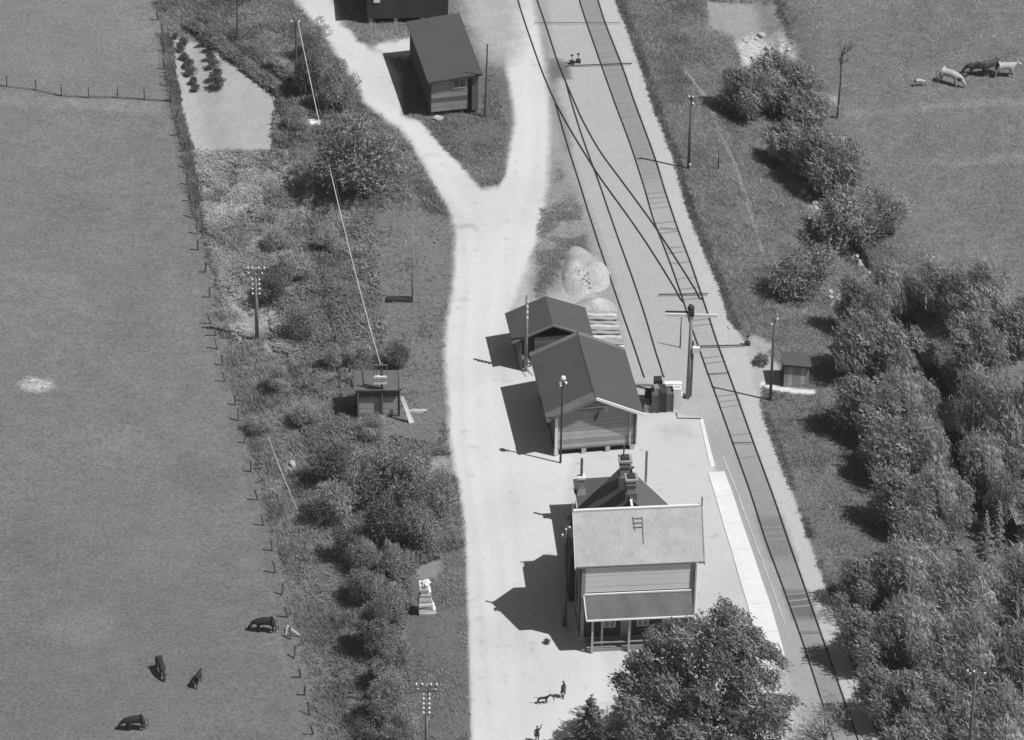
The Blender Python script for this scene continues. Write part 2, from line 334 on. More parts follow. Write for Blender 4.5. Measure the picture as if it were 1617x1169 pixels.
lay(sdf([(640,183),(682,176),(760,176),(764,130),(778,118),(790,147),(800,203),(800,268),(787,293),(761,296),(730,262),(691,220),(663,189)], .5), 110, .14, .14, 4, 9)
# right bank details
lay(2.2-ldist([(1080,110),(1118,156),(1138,210),(1159,256),(1183,330),(1175,300),(1189,351),(1206,402)], .3), 146, .1, .05, 2)
lay(sdf([(1160,60),(1190,48),(1235,50),(1262,80),(1256,96),(1190,98),(1172,110)]), 178, .2, .35, 8)
lay(sdf([(1110,0),(1230,0),(1240,50),(1160,60),(1120,50)]), 150, .1, .1, 14)
lay(5-ldist([(1222,-20),(1232,20),(1240,40)]), 90, .1, .1, 4)
lay(6-ldist([(1240,270),(1262,292),(1285,330),(1330,385),(1350,405),(1375,430),(1330,460),(1310,485)]), 150, .22, .4, 9)
lay(7-ldist([(1290,150),(1320,158)]), 165, .2, .3, 6)
lay(8-ldist([(1200,556),(1212,545),(1190,538)]), 168, .15, .2, 6)
lay(4-ldist([(1205,606),(1225,614),(1262,618),(1284,619)], .2), 225, .03, .03, 2)
lay(sdf([(1598,520),(1700,520),(1700,560),(1600,560)]), 150, .1, .2, 5)
lay(6-ldist([(1340,180),(1450,172),(1617,160)]), 134, .12, .2, 6)
lay(6-ldist([(1480,258),(1617,250)]), 134, .12, .2, 6)
ALB = alb(np.clip(T, 20, 235))
lab = R[:-1, :-1].ravel(); idx = np.arange(NX*NY).reshape(NY, NX)
quads = np.stack([idx[:-1, :-1], idx[:-1, 1:], idx[1:, 1:], idx[1:, :-1]], -1).reshape(-1, 4)
V = np.stack([GX, GY, GZ], -1).reshape(-1, 3); TO = np.stack([ALB, GF, GC], -1).reshape(-1, 3)
gm = ground_mat('ground_surface')
for k, nm in enumerate(names):
    f = quads[lab == k]
    if not len(f): continue
    u, inv = np.unique(f, return_inverse=True)
    o = put(npmesh(nm, V[u], inv.reshape(-1, 4), gm, TO[u], True), nm); o['kind'] = 'structure'
# land beyond, to the horizon
xs = np.concatenate([[-4000, -1500, -600, -300, -200, -140, -100], np.arange(-80, 81, 4), [100, 140, 200, 300, 600, 1500, 4000]])
ys = np.concatenate([[-4000, -1500, -600, -300, -200, -140, -100], np.arange(-80, 93, 4), [110, 140, 200, 300, 600, 1500, 4000, 7000]])
OX, OY = np.meshgrid(xs, ys); OZ = Hh(np.clip(OX, -70, 70), np.clip(OY, -75, 80))-.2
oi = np.arange(OX.size).reshape(OX.shape); oq = np.stack([oi[:-1, :-1], oi[:-1, 1:], oi[1:, 1:], oi[1:, :-1]], -1)
cx = (OX[:-1, :-1]+OX[1:, 1:])/2; cy = (OY[:-1, :-1]+OY[1:, 1:])/2
keep = ~((cx > X0+4) & (cx < X1-4) & (cy > Y0+4) & (cy < Y1-4))
oq = oq[keep]; ot = np.stack([np.full(OX.size, float(alb(112))), np.full(OX.size, .15), np.full(OX.size, .2)], -1)
o = put(npmesh('ground', np.stack([OX, OY, OZ], -1).reshape(-1, 3), oq, gm, ot, True), 'ground'); o['kind'] = 'structure'
# stream under the trees, widened in near black to stand for tree shade
stp = [(1300,330,.25),(1340,372,.3),(1378,420,.3),(1420,470,.4),(1452,520,1.0),(1478,560,1.3),(1492,610,.9),(1508,655,1.2),(1522,700,1.0),(1538,750,1.1),(1548,785,1.4),(1575,830,.6),(1622,900,.4),(1700,1020,.4)]
v = []; f = []
for i, q in enumerate(stp):
    p = P(q[0], q[1]); v += [(p.x-q[2], p.y-.2, p.z+.06), (p.x+q[2], p.y+.2, p.z+.06)]
    if i: f.append((2*i-2, 2*i-1, 2*i+1, 2*i))
o = MB().add(v, f).build('stream', 'water'); o['kind'] = 'structure'

# platform edging: raised concrete strips
def strip(name, L, Rr, m, h, z0=-.1):
    n = len(L); v = []; f = []
    for a, b in zip(L, Rr):
        A, B = P(*a), P(*b); v += [(A.x, A.y, z0), (A.x, A.y, h), (B.x, B.y, h), (B.x, B.y, z0)]
    for i in range(n-1):
        for k in range(3): f.append((4*i+k, 4*i+k+1, 4*i+k+5, 4*i+k+4))
    f += [(0, 1, 2, 3), (4*n-1, 4*n-2, 4*n-3, 4*n-4)]
    o = MB().add(v, f).build(name, m); o['kind'] = 'structure'; return o
strip('platform_kerb', [(1105,664),(1113,700),(1122,738)], [(1110,662),(1119,698),(1129,737)], 'concrete', .045)
# wide strip laid in slabs
sl0 = [(1118,747),(1130,785),(1142,828),(1155,870),(1168,915),(1180,955),(1192,1000),(1205,1050)]
sl1 = [(1144,745),(1158,783),(1172,826),(1187,868),(1202,913),(1216,953),(1229,998),(1243,1048)]
PF = strip('platform_edge', sl0, sl1, 'concrete', .03)
for i in range(len(sl0)-1):
    q = MB(); A, B, C_, D_ = P(*sl0[i]), P(*sl1[i]), P(*sl1[i+1]), P(*sl0[i+1])
    c = (A+B+C_+D_)/4; pts = [c+(w-c)*.994 for w in (A, B, C_, D_)]
    q.prism([(w.x, w.y, .055) for w in reversed(pts)], .02).build('slab', 'concrete', PF)
strip('track_kerb', [(1140,722),(1160,770),(1180,826),(1200,880),(1222,940),(1238,985)], [(1142.5,722),(1162.5,770),(1182.5,826),(1202.5,880),(1224.5,940),(1240.5,985)], 'kerb', .03)

# thin summer haze
hm = bpy.data.materials.new('haze'); hm.use_nodes = True; t = hm.node_tree; t.nodes.remove(t.nodes['Principled BSDF'])
pv = t.nodes.new('ShaderNodeVolumePrincipled'); pv.inputs['Color'].default_value = (.9, .92, .91, 1); pv.inputs['Density'].default_value = HAZE
t.links.new(pv.outputs[0], t.nodes['Material Output'].inputs['Volume'])
o = MB().box(-900, -900, -6, 900, 900, 240).build('haze', hm); o['kind'] = 'stuff'; tag(o, 'thin pale summer haze filling the air over the valley', 'haze')
# ------------------------------------------------------------------ railway
def rail_mb(pts):
    q = MB(); a = np.array(pts, float); ys_ = np.arange(a[0, 1], a[-1, 1], 14.); ys_ = np.append(ys_, a[-1, 1])
    X = np.interp(ys_, a[:, 1], a[:, 0]); k = np.array([.25, .5, .25]); X[1:-1] = np.convolve(X, k, 'valid')
    pp = [P(x_, y_) for x_, y_ in zip(X, ys_)]
    for i in range(len(pp)-1):
        A, B = pp[i], pp[i+1]; d = (B-A).normalized(); n = Vector((-d.y, d.x, 0))
        for w, z0, z1 in ((.033, .035, .1), (.045, .0, .03)):
            A_, B_ = A-d*.01, B+d*.01
            q.add([A_-n*w+Vector((0,0,z0)), A_+n*w+Vector((0,0,z0)), A_+n*w+Vector((0,0,z1)), A_-n*w+Vector((0,0,z1)),
                   B_-n*w+Vector((0,0,z0)), B_+n*w+Vector((0,0,z0)), B_+n*w+Vector((0,0,z1)), B_-n*w+Vector((0,0,z1))],
                  [(0,1,2,3),(7,6,5,4),(0,4,5,1),(1,5,6,2),(2,6,7,3),(3,7,4,0)])
    return q
SA = [(830,-60),(848,0),(861,36.7),(880.7,98.8),(894.8,132.7),(918.8,189),(947,240),(980.9,285),(1013.4,329),(1035,359),(1053.4,387.5),(1078.8,427),(1108,474)]
SB = [(803,-60),(820,8.5),(834,51),(856.7,115.8),(876.5,161),(899,203.3),(928.7,251.3),(944.2,276.7),(966.8,307.7),(982.3,329),(1008,365),(1025,390.3),(1053.4,435.5),(1078.8,478)]
SC = [(894,132),(904.7,169.4),(917,209),(932.9,254),(944,282.3),(959.8,329),(977.5,380),(1000,442),(1019.8,501.4),(1036.8,560.7),(1049,596)]
SDD = [(877,163),(889,205),(901.9,248.4),(913.2,282.3),(927.3,329),(943.6,380),(964,440),(983.2,495.8),(1000,543.7),(1017.5,597)]
for lb, rs in (('main railway line running the full length of the yard by the right shoulder', (M1P, M2P)),
               ('siding track crossing over to join the main line at a turnout', (SA, SB)),
               ('short dead end siding that stops at the dark crates', (SC, SDD))):
    t = thing('railway_track', lb, 'railway track', P(*rs[0][4]))
    for r_ in rs:
        o = rail_mb(r_).build('rail', 'rail', t); o.matrix_parent_inverse = Matrix.Translation(-t.location)
    if rs[0] is M1P:
        sm_ = [MB().box(-.92, -.09, -.03, .92, .09, .012).mesh('sleeper', m_) for m_ in ('sleeper', 'sleeperpale')]; y_ = -52.; i = 0
        while y_ < 62:
            c_ = [P(f_(py_), py_) for f_ in (M1, M2) for py_ in [float(proj0(0*y_+10, y_, 0.)[1])]]; m0 = (c_[0]+c_[1])/2
            if random.random() < .45: y_ += .72; continue      # buried in the gravel here
            o = put(sm_[random.random() < .4], 'sleeper', t, (m0.x, m0.y, m0.z-.006+random.uniform(-.002, .002)), .2+random.uniform(-.02, .02)); o.matrix_parent_inverse = Matrix.Translation(-t.location)
            y_ += .72
def rod(a, b, r=.05, label='', name='switch_rod', z=.17, extra=None, m='iron'):
    A, B = P(*a, z), P(*b, z); t = thing(name, label, 'switch rod', (A+B)/2)
    o = MB().tube([A, B], r).build('rod', m, t); o.matrix_parent_inverse = Matrix.Translation(-t.location)
    if extra:
        for e in extra:
            E_ = P(*e, 0); w = .22
            o = MB().box(-w, -w*.7, 0, w, w*.7, .3).box(-.03, -.03, .3, .03, .03, .8).box(-.12, -.05, .8, .12, .05, .92).build('lever_box', 'iron', t, E_-t.location)
    return t
rod((893,104),(998,100), .05, 'long rod across the tracks with dark levers at its left end', extra=[(903,101),(913,99)])
rod((1040,465),(1118,464), .05, 'dark rod across both tracks just above the turnout', z=.19)
rod((1098,547),(1178,545), .055, 'thick dark rod across the main line with a box at its right end', extra=[(1180,545)], z=.2)
rod((843,36),(980,36), .025, 'thin rod across three tracks near the top edge')
rod((1118,590),(1150,589), .025, 'thin rod between the rails beside the tall crossarm pole')
rod((1157,699),(1189,699), .03, 'thin rod between the rails beside the narrow platform kerb')
rod((1041,360),(1071,362), .03, 'thin rod between the rails above the turnout')
rod((1262,998),(1296,998), .03, 'thin rod between the rails near the overhanging branches', m='strip')

# ------------------------------------------------------------------ buildings
def boards(parent, x0, x1, y, z0, z1, n, m, alt=None, th=.05, gap=.025, name='board', side='x'):
    h = (z1-z0)/n; q = MB()
    if side == 'x': q.box(x0, y-th, 0, x1, y, h-gap)
    else: q.box(y-th, x0, 0, y, x1, h-gap)
    mes = [q.mesh(name, m)]+([q.mesh(name, alt)] if alt else [])
    for i in range(n):
        put(mes[1] if alt and random.random() < .35 else mes[0], name, parent, (0, random.uniform(-.006, .006) if side == 'x' else 0, z0+i*h))

# --- big goods shed
T1 = thing('goods_shed', 'large goods shed with dark gabled roof and pale edge strips, nearest the station', 'shed', (6.348, -10.974, 0), .162)
hl, hrr, hd, L_, w_ = 3.86, 3.66, 5.55, 8.6, 3.73
MB().box(-2.9, .6, .5, -2.8, 8.2, 3.9).box(3.15, .6, .5, 3.25, 8.2, 3.9).box(-2.8, 8.1, .5, 3.15, 8.2, 3.9).add([(-2.9,8.1,3.9),(3.25,8.1,3.9),(0,8.1,5.3)], [(0,1,2)]).build('wall', 'darkboard', T1)
MB().box(-2.8, .62, .5, 3.15, .7, 3.9).add([(-2.9,.66,3.9),(3.25,.66,3.9),(.1,.66,5.35)], [(0,1,2)]).build('front_wall', 'darkwall', T1)
boards(T1, -2.72, 3.1, .60, .61, 3.3, 7, 'greyboard', 'midboard')
MB().extr([(-2.72,3.3),(3.1,3.3),(3.1,3.75),(.15,4.75),(-2.72,3.75)], .54, .6).build('gable_board', 'midboard', T1)
MB().box(-2.95, .45, .52, 3.3, 8.3, .6).build('floor', 'darkboard', T1)
for x in (-2.85, -.72, 1.12, 3.0):
    for y in (.55, 3.1, 5.7, 8.1): MB().box(x-.17, y-.1, 0, x+.17, y+.2, .515).build('foundation_pier', 'stone', T1)
MB().box(-2.9, .7, 0, 3.2, 8.0, .5).build('underfloor_shade', 'black', T1)  # black box put in as the shade beneath the floor
MB().box(-2.98, .38, .1, -2.76, .54, 3.65).build('corner_post', 'white', T1)
MB().box(2.72, .4, .5, 2.84, .54, 3.7).build('corner_post', 'greyboard', T1); MB().box(3.2, .4, .5, 3.3, .54, 3.7).build('corner_post', 'midboard', T1)
rl_ = MB().prism([(0,0,hd),(0,L_,hd),(-w_,L_,hl),(-w_,0,hl)], .12).build('roof', 'roof', T1)
rr_ = MB().prism([(.002,0,hd),(w_,0,hrr),(w_,L_,hrr),(.002,L_,hd)], .12).build('roof', 'roofr', T1)
sl_ = (hd-hl)/w_; srr = (hd-hrr)/w_
MB().prism([(0,-.02,hd+.015),(0,.78,hd+.015),(-w_-.02,.78,hl+.012),(-w_-.02,-.02,hl+.012)], .2).build('edge_strip', 'strip', rl_)
MB().prism([(0,L_-.42,hd+.014),(0,L_+.02,hd+.014),(-w_,L_+.02,hl+.014),(-w_,L_-.42,hl+.014)], .16).build('edge_strip', 'strip', rl_)
MB().prism([(0.01,L_-.36,hd+.018),(w_,L_-.36,hrr+.018),(w_,L_+.02,hrr+.018),(0.01,L_+.02,hd+.018)], .16).build('edge_strip', 'strip', rr_)
MB().prism([(.01,-.1,hd+.03),(w_+.05,-.1,hrr+.03),(w_+.05,.02,hrr+.03),(.01,.02,hd+.03)], .24).build('bargeboard', 'white', rr_)
MB().prism([(-.01,-.1,hd+.02),(-.01,-.03,hd+.02),(-w_,-.03,hl+.02),(-w_,-.1,hl+.02)], .3).build('bargeboard', 'strip', rl_)
MB().prism([(-.08,-.05,hd),(0,-.05,hd+.035),(0,L_,hd+.035),(-.08,L_,hd)][::-1], .01).prism([(0,-.05,hd+.035),(.08,-.05,hd),(.08,L_,hd),(0,L_,hd+.035)], .01).build('ridge_cap', 'roofr', rl_)
MB().box(-1.5, .2, 4.42, 1.7, .3, 4.55).build('tie_beam', 'greyboard', T1)
MB().box(.75, .2, 3.95, .95, .3, 4.42).build('king_post', 'greyboard', T1)
MB().add([(-1.4,.45,4.0),(.9,.45,4.0),(-.2,.45,4.3)], [(0,1,2)]).build('vent', 'strip', T1)
MB().tube([(.3,.3,3.9),(.05,.45,3.1)], .07).build('hoist_hook', 'iron', T1)

# --- small shed behind it
T2 = thing('small_shed', 'smaller dark gabled shed tucked behind the large goods shed', 'shed', (3.12, .387, 0), .154)
MB().box(-2.6, .35, 0, -2.5, 3.6, 2.75).box(2.5, .35, 0, 2.6, 3.6, 2.75).box(-2.5, 3.5, 0, 2.5, 3.6, 2.75).extr([(-2.6,2.7),(2.6,2.7),(0,3.85)], 3.5, 3.6).build('wall', 'darkboard', T2)
MB().box(-2.5, .75, 0, 2.5, .85, 2.6).build('front_wall', 'darkwall', T2)
boards(T2, -1.3, 2.4, .75, .1, 2.5, 8, 'greyboard', 'midboard')
w2, L2, e2, d2 = 3.177, 3.95, 2.70, 4.08
ra = MB().prism([(0,0,d2),(0,L2,d2),(-w2,L2,e2),(-w2,0,e2)], .1).build('roof', 'roof', T2)
rb = MB().prism([(.002,0,d2),(w2,0,e2),(w2,L2,e2),(.002,L2,d2)], .1).build('roof', 'roofr', T2)
MB().prism([(0,-.06,d2+.02),(0,.1,d2+.02),(-w2,.1,e2+.02),(-w2,-.06,e2+.02)], .16).build('bargeboard', 'strip', ra)
MB().prism([(.01,-.06,d2+.02),(w2,-.06,e2+.02),(w2,.1,e2+.02),(.01,.1,d2+.02)], .16).build('bargeboard', 'strip', rb)
for x in (-2.45, 2.45): MB().box(x-.07, .1, 0, x+.07, .24, 2.6).build('post', 'polelight', T2)
t = thing('handcart', 'small barrow with a spoked wheel and shafts leaning at the small shed', 'handcart', P(822, 577), .3)
q = MB(); n = 14
for i in range(n):
    a, b = 2*math.pi*i/n, 2*math.pi*(i+1)/n
    q.tube([(0, .55*math.cos(a), .6+.55*math.sin(a)), (0, .55*math.cos(b), .6+.55*math.sin(b))], .05, 5)
    if i % 2 == 0: q.tube([(0, 0, .6), (0, .55*math.cos(a), .6+.55*math.sin(a))], .025, 4)
q.build('wheel', 'polelight', t); put(q.mesh('wheel', 'polelight'), 'wheel', t, (.8, 0, 0))
MB().box(.1, -.7, .62, .7, .8, .7).box(.1, -.7, .7, .14, .8, .95).box(.66, -.7, .7, .7, .8, .95).build('tray', 'midboard', t)
MB().tube([(.14,-.7,.68),(.14,-1.7,.35)], .035).build('shaft', 'polelight', t); MB().tube([(.66,-.7,.68),(.66,-1.7,.35)], .035).build('shaft', 'polelight', t)

# --- long shed, upper left of yard (mono pitch)
T3 = thing('storage_shed', 'dark storage shed with single sloping roof standing between two road branches', 'shed', (-5.165, 35.996, 0), .216)
MB().box(-2.05, .35, .45, -1.95, 9.5, 3.6).box(1.95, .35, .45, 2.05, 9.5, 3.85).box(-1.95, 9.4, .45, 1.95, 9.5, 3.6).build('wall', 'darkwall', T3)
MB().box(-1.95, .42, .45, 1.95, .5, 3.62).build('front_wall', 'darkwall', T3)
boards(T3, -1.95, 1.15, .40, .5, 3.6, 7, 'darkboard', 'midboard')
MB().box(1.2, .32, .1, 1.42, .42, 3.7).build('door', 'black', T3); MB().box(1.5, .3, .3, 2.06, .41, 3.75).build('door_jamb', 'darkboard', T3)  # black panel stands for the shade inside the open doorway
wf = MB().box(-.1, .28, 2.75, .95, .34, 3.35).build('window', 'glass', T3)
for x in (-.12, .4, .92): MB().box(x, .25, 2.7, x+.05, .279, 3.4).build('frame', 'greyboard', wf)
MB().box(-.12, .24, 2.68, .97, .249, 2.74).build('sill', 'greyboard', wf)
rf3 = MB().prism([(-2.3,0,3.70),(2.3,0,4.08),(2.3,9.8,4.08),(-2.3,9.8,3.70)], .14).build('roof', 'roof', T3)
MB().prism([(-2.32,-.06,3.69),(2.32,-.06,4.07),(2.32,-.003,4.07),(-2.32,-.003,3.69)], .2).build('bargeboard', 'darkwall', rf3)
for x in (-1.85, -.6, .7, 1.85): MB().box(x-.15, .45, 0, x+.15, .75, .45).build('foundation_pier', 'darkboard', T3)
MB().box(-1.9, .8, 0, 1.9, 9.3, .43).build('underfloor_shade', 'black', T3)  # black filler for the shade between the piers
tag(MB().blob((0,0,.1), .5, 8, 5, .2, (1,.6,.4)).build('doorstep_stone', 'rock', None, P(692, 188)), 'flat pale stone on the grass at the foot of the storage shed wall', 'stone')
t = thing('leaning_post', 'rough vertical post beside the right corner of the storage shed', 'post', P(766,185))
MB().tube([(0,0,0),(.05,0,3),(.12,0,7.2)], .12, 6, .06).build('pole', 'pole', t)

# --- shed cut by the top edge
T4 = thing('raised_shed', 'dark shed raised on pale piers, cut off by the top edge', 'shed', (-13.03, 50.5, 0), .087)
MB().box(0, .01, .52, 7, 8, 4.1).build('wall', 'darkwall', T4)
boards(T4, 0, 7, 0, .55, 4.0, 9, 'darkwall', 'darkwall', gap=.012)
wn = MB().box(.55, -.13, 2.2, 1.1, -.06, 3.0).build('window', 'white', T4)
for x in (.15, 2.3, 4.6, 6.6):
    for y in (.05, 4, 7.5): MB().box(x, y, 0, x+.36, y+.36, .52).build('foundation_pier', 'stone', T4)
MB().box(.3, .6, 0, 6.8, 7.5, .5).build('underfloor_shade', 'black', T4)  # shade below the raised floor, built as a black box
MB().prism([(-.35,-.4,4.4),(3.5,-.4,5.6),(3.5,8.4,5.6),(-.35,8.4,4.4)], .12).build('roof', 'roof', T4)
MB().prism([(3.502,-.4,5.6),(7.35,-.4,4.4),(7.35,8.4,4.4),(3.502,8.4,5.6)], .12).build('roof', 'roofr', T4)
MB().extr([(0,4.1),(7,4.1),(3.5,5.35)], 0.02, 7.9).build('gable', 'darkwall', T4)

# --- hut right of the line
T5 = thing('trackside_hut', 'small board hut with dark sloping roof right of the main line', 'hut', tuple(UP(1257, 611)[:2])+(G(*UP(1257,611)[:2]),), .08)
MB().box(-.98, .1, 0, .98, 1.5, 1.75).build('wall', 'darkwall', T5)
q = MB().box(-.16, -.04, 0, .16, 0, 1.9)
me = [q.mesh('board', 'midboard'), q.mesh('board', 'greyboard')]
for i in range(6): put(me[i in (1, 4)], 'board', T5, (-.82+i*.328, .09, 0))
MB().prism([(-1.12,-.1,2.22),(1.12,-.1,1.9),(1.12,1.75,1.9),(-1.12,1.75,2.22)], .09).build('roof', 'roofr', T5)
MB().extr([(-.98,1.75),(.98,1.75),(.98,1.82),(-.98,2.12)], .1, 1.5).build('gable', 'darkwall', T5)
MB().prism([(-1.14,-.16,2.24),(1.14,-.16,1.92),(1.14,-.103,1.92),(-1.14,-.103,2.24)], .12).build('fascia', 'black', T5)

# --- hut on the left bank
g5 = P(600, 652)
T6 = thing('bank_hut', 'low flat roofed hut on the left bank behind a white barred pole top', 'hut', (-10.19, -6.2, g5.z), .04)
MB().box(-1.72, .12, 0, -1.6, 2.0, 2.5).box(1.55, .12, 0, 1.65, 2.0, 2.5).box(-1.6, 1.9, 0, 1.55, 2.0, 2.5).build('wall', 'darkwall', T6)
MB().box(-1.6, .2, 0, 1.55, .28, 2.5).build('front_wall', 'darkboard', T6)
boards(T6, -1.6, 1.5, .2, .1, 1.9, 8, 'greyboard', 'midboard')
MB().prism([(-1.85,-.15,2.72),(1.8,-.15,2.72),(1.8,2.3,2.82),(-1.85,2.3,2.82)], .1).build('roof', 'darkboard', T6)
MB().box(-1.62, -.1, 0, -1.48, .1, 2.6).build('corner_post', 'strip', T6); MB().box(1.6, -.14, 2.72, 1.82, 2.3, 2.86).build('edge_strip', 'strip', T6)
t = tag(MB().prism([(0,0,2.1),(.28,0,2.1),(1.1,-.6,.1),(.7,-.7,.1)], .06).build('plank', 'cream', None, (-8.5, -6.3, g5.z)), 'pale plank leaning against the right corner of the bank hut', 'plank')
t = tag(MB().box(-.7, -.25, 0, .7, .1, .12).box(-.2,-.2,.12,.9,.05,.22).build('plank_stack', 'stone', None, tuple(P(655, 650))), 'short pale boards lying on the bank beside the leaning plank', 'boards')
# shed cut by right edge
g6 = P(1622, 852)
T7 = thing('grey_outhouse', 'small grey roofed outhouse at the right edge among trees', 'hut', (g6.x, g6.y, g6.z), .3)
MB().box(-.9, 0, 0, 1.6, 2, 1.7).build('wall', 'darkwall', T7); MB().prism([(-1.1,-.2,1.8),(1.8,-.2,1.8),(1.8,2.3,2.4),(-1.1,2.3,2.4)], .1).build('roof', 'strip', T7)

# --- station building
T8 = thing('station_building', 'two storey station house with pale steep roof, veranda and dark rear wing', 'house', (9.102, -30.437, 0), .1)
def slope(top, th, nm, m, par): return MB().prism(top, th).build(nm, m, par)
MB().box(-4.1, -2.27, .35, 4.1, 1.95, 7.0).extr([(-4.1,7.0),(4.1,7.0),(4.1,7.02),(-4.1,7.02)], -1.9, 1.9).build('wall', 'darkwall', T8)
gab = MB()
for x in (-4.1, 4.02): gab.add([(x,-2.25,7.0),(x+.08,-2.25,7.0),(x+.08,1.95,7.0),(x,1.95,7.0),(x,0,9.75),(x+.08,0,9.75)], [(0,1,5,4),(2,3,4,5),(0,4,3),(1,2,5)])
gab.build('gable_wall', 'darkboard', T8)
MB().box(-4.25, -2.33, 0, 4.25, 2.05, .35).build('foundation', 'stone', T8)
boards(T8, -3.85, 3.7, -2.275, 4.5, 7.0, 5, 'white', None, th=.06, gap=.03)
MB().box(-4.12, -2.36, .35, -3.87, -2.26, 7.0).build('corner_board', 'midboard', T8)
MB().box(3.72, -2.37, .35, 3.98, -2.28, 7.0).build('corner_board', 'midboard', T8)
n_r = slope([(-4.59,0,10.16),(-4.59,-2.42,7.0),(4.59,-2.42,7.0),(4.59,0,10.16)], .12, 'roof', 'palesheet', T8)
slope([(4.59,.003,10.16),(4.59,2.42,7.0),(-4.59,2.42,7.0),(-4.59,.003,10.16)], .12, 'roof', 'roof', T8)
MB().box(-4.62, -.09, 10.1, 4.5, .09, 10.24).build('ridge_cap', 'white', n_r)
MB().prism([(-4.55,-2.1,7.44),(-4.55,-2.46,6.99),(4.6,-2.46,6.99),(4.6,-2.1,7.44)], .02).build('eave_board', 'palesheet', n_r)
MB().box(-4.59, -2.50, 6.84, 4.62, -2.44, 6.95).build('gutter', 'strip', n_r)
MB().prism([(4.6,.02,10.22),(4.6,-2.5,6.95),(4.68,-2.5,6.95),(4.68,.02,10.22)], .28).build('bargeboard', 'midboard', n_r)
MB().prism([(-4.66,.02,10.22),(-4.66,-2.5,6.95),(-4.6,-2.5,6.95),(-4.6,.02,10.22)], .2).build('bargeboard', 'cream', n_r)
for x in (-4.63, 4.64):
    MB().box(x-.05, -.05, 10.15, x+.05, .05, 10.75).blob((x,0,10.8), .1, 6, 4).build('finial', 'midboard', n_r)
hq = MB()
for i in range(3):
    z = 9.55-.25*i; y = -(10.16-z)*.766; hq.box(-.35+.1*i*0, y-.05, z+.03, .35, y+.02, z+.09)
hq.tube([(-.35,-.4,9.72),(-.2,-1.0,8.93)], .03).tube([(.33,-.4,9.72),(.35,-1.6,8.15)], .03).build('roof_ladder', 'midboard', n_r)
# veranda
vr_ = MB().prism([(-3.9,-2.35,4.28),(-3.85,-4.0,3.32),(3.78,-4.0,3.32),(3.8,-2.35,4.28)], .08).build('veranda_roof', 'verandaroof', T8)
MB().box(-3.9, -2.44, 4.29, 3.8, -2.345, 4.42).build('flashing', 'white', vr_); MB().box(-3.9, -4.08, 3.22, 3.82, -3.985, 3.33).build('gutter', 'white', vr_)
MB().prism([(-3.98,-2.35,4.33),(-3.93,-4.0,3.37),(-3.855,-4.0,3.37),(-3.905,-2.35,4.33)], .12).build('bargeboard', 'cream', vr_)
for x, y in ((-3.4,-3.7), (-.75,-3.7), (1.7,-3.7), (3.5,-3.7), (-2.65,-3.2)): MB().box(x-.07, y-.07, 0, x+.07, y+.07, 3.35).build('veranda_post', 'greyboard', T8)
MB().box(-3.75, -3.55, 0, 3.7, -2.34, .3).build('veranda_floor', 'midboard', T8)
MB().box(-3.3, -3.66, .85, 3.5, -3.6, .95).build('rail_bar', 'midboard', T8)
for x in (-2.0, .4, 2.2):
    wn = MB().box(x-.35, -2.32, 1.3, x+.35, -2.275, 2.5).build('window', 'glass', T8)
    MB().box(x-.42, -2.36, 1.22, x+.42, -2.325, 1.3).build('sill', 'cream', wn)
    for a in (-.42, -.03, .35): MB().box(x+a, -2.36, 1.31, x+a+.07, -2.325, 2.56).build('frame', 'cream', wn)
MB().box(-1.2, -2.31, .35, -.4, -2.275, 2.4).build('door', 'midboard', T8)
for z0, z1 in ((1.3, 2.6), (4.6, 5.8)):
    wn = MB().box(-4.14, -.5, z0, -4.105, .5, z1).build('window', 'glass', T8)
    MB().box(-4.2, -.56, z0-.08, -4.12, .56, z0-.003).build('sill', 'cream', wn)
    wn = MB().box(4.105, -.5, z0, 4.14, .5, z1).build('window', 'glass', T8); MB().box(4.12, -.56, z0-.08, 4.2, .56, z0-.003).build('sill', 'cream', wn)
MB().tube([(4.1,-2.46,6.9),(4.1,-2.46,6.6),(4.1,-2.46,.2)], .1).build('downpipe', 'white', T8)
for y in (-1.2, .8): MB().box(-4.22, y-.06, .35, -4.11, y+.06, 7.0).build('pilaster', 'midboard', T8)
# rear wing
XR, HR = -.35, 10.14; xl, xr2, zl, zr = -4.8, 3.25, 4.95, 5.9; YB = 5.3
MB().extr([(-4.5,.3),(3.0,.3),(3.0,5.9),(XR,9.85),(-4.5,4.95)], 1.97, YB-.3).build('rear_wall', 'darkwall', T8)
rwl = slope([(XR,1.2,HR),(XR,YB,HR),(xl,YB,zl),(xl,1.2,zl)], .12, 'roof', 'rearroof', T8)
rwr = slope([(XR+.003,1.2,HR),(xr2,1.2,zr),(xr2,YB,zr),(XR+.003,YB,HR)], .12, 'roof', 'rearroof', T8)
MB().box(XR-.08, .2, HR-.03, XR+.08, 1.0, HR+.06).build('ridge_cap', 'white', rwl); MB().box(XR-.05, 1.0, HR-.03, XR+.05, YB+.02, HR+.05).build('ridge_cap', 'roofr', rwr)
MB().prism([(XR,YB-.02,HR+.03),(xr2+.03,YB-.02,zr+.03),(xr2+.03,YB+.05,zr+.03),(XR,YB+.05,HR+.03)][::-1][::-1], .2).build('bargeboard', 'cream', rwr)
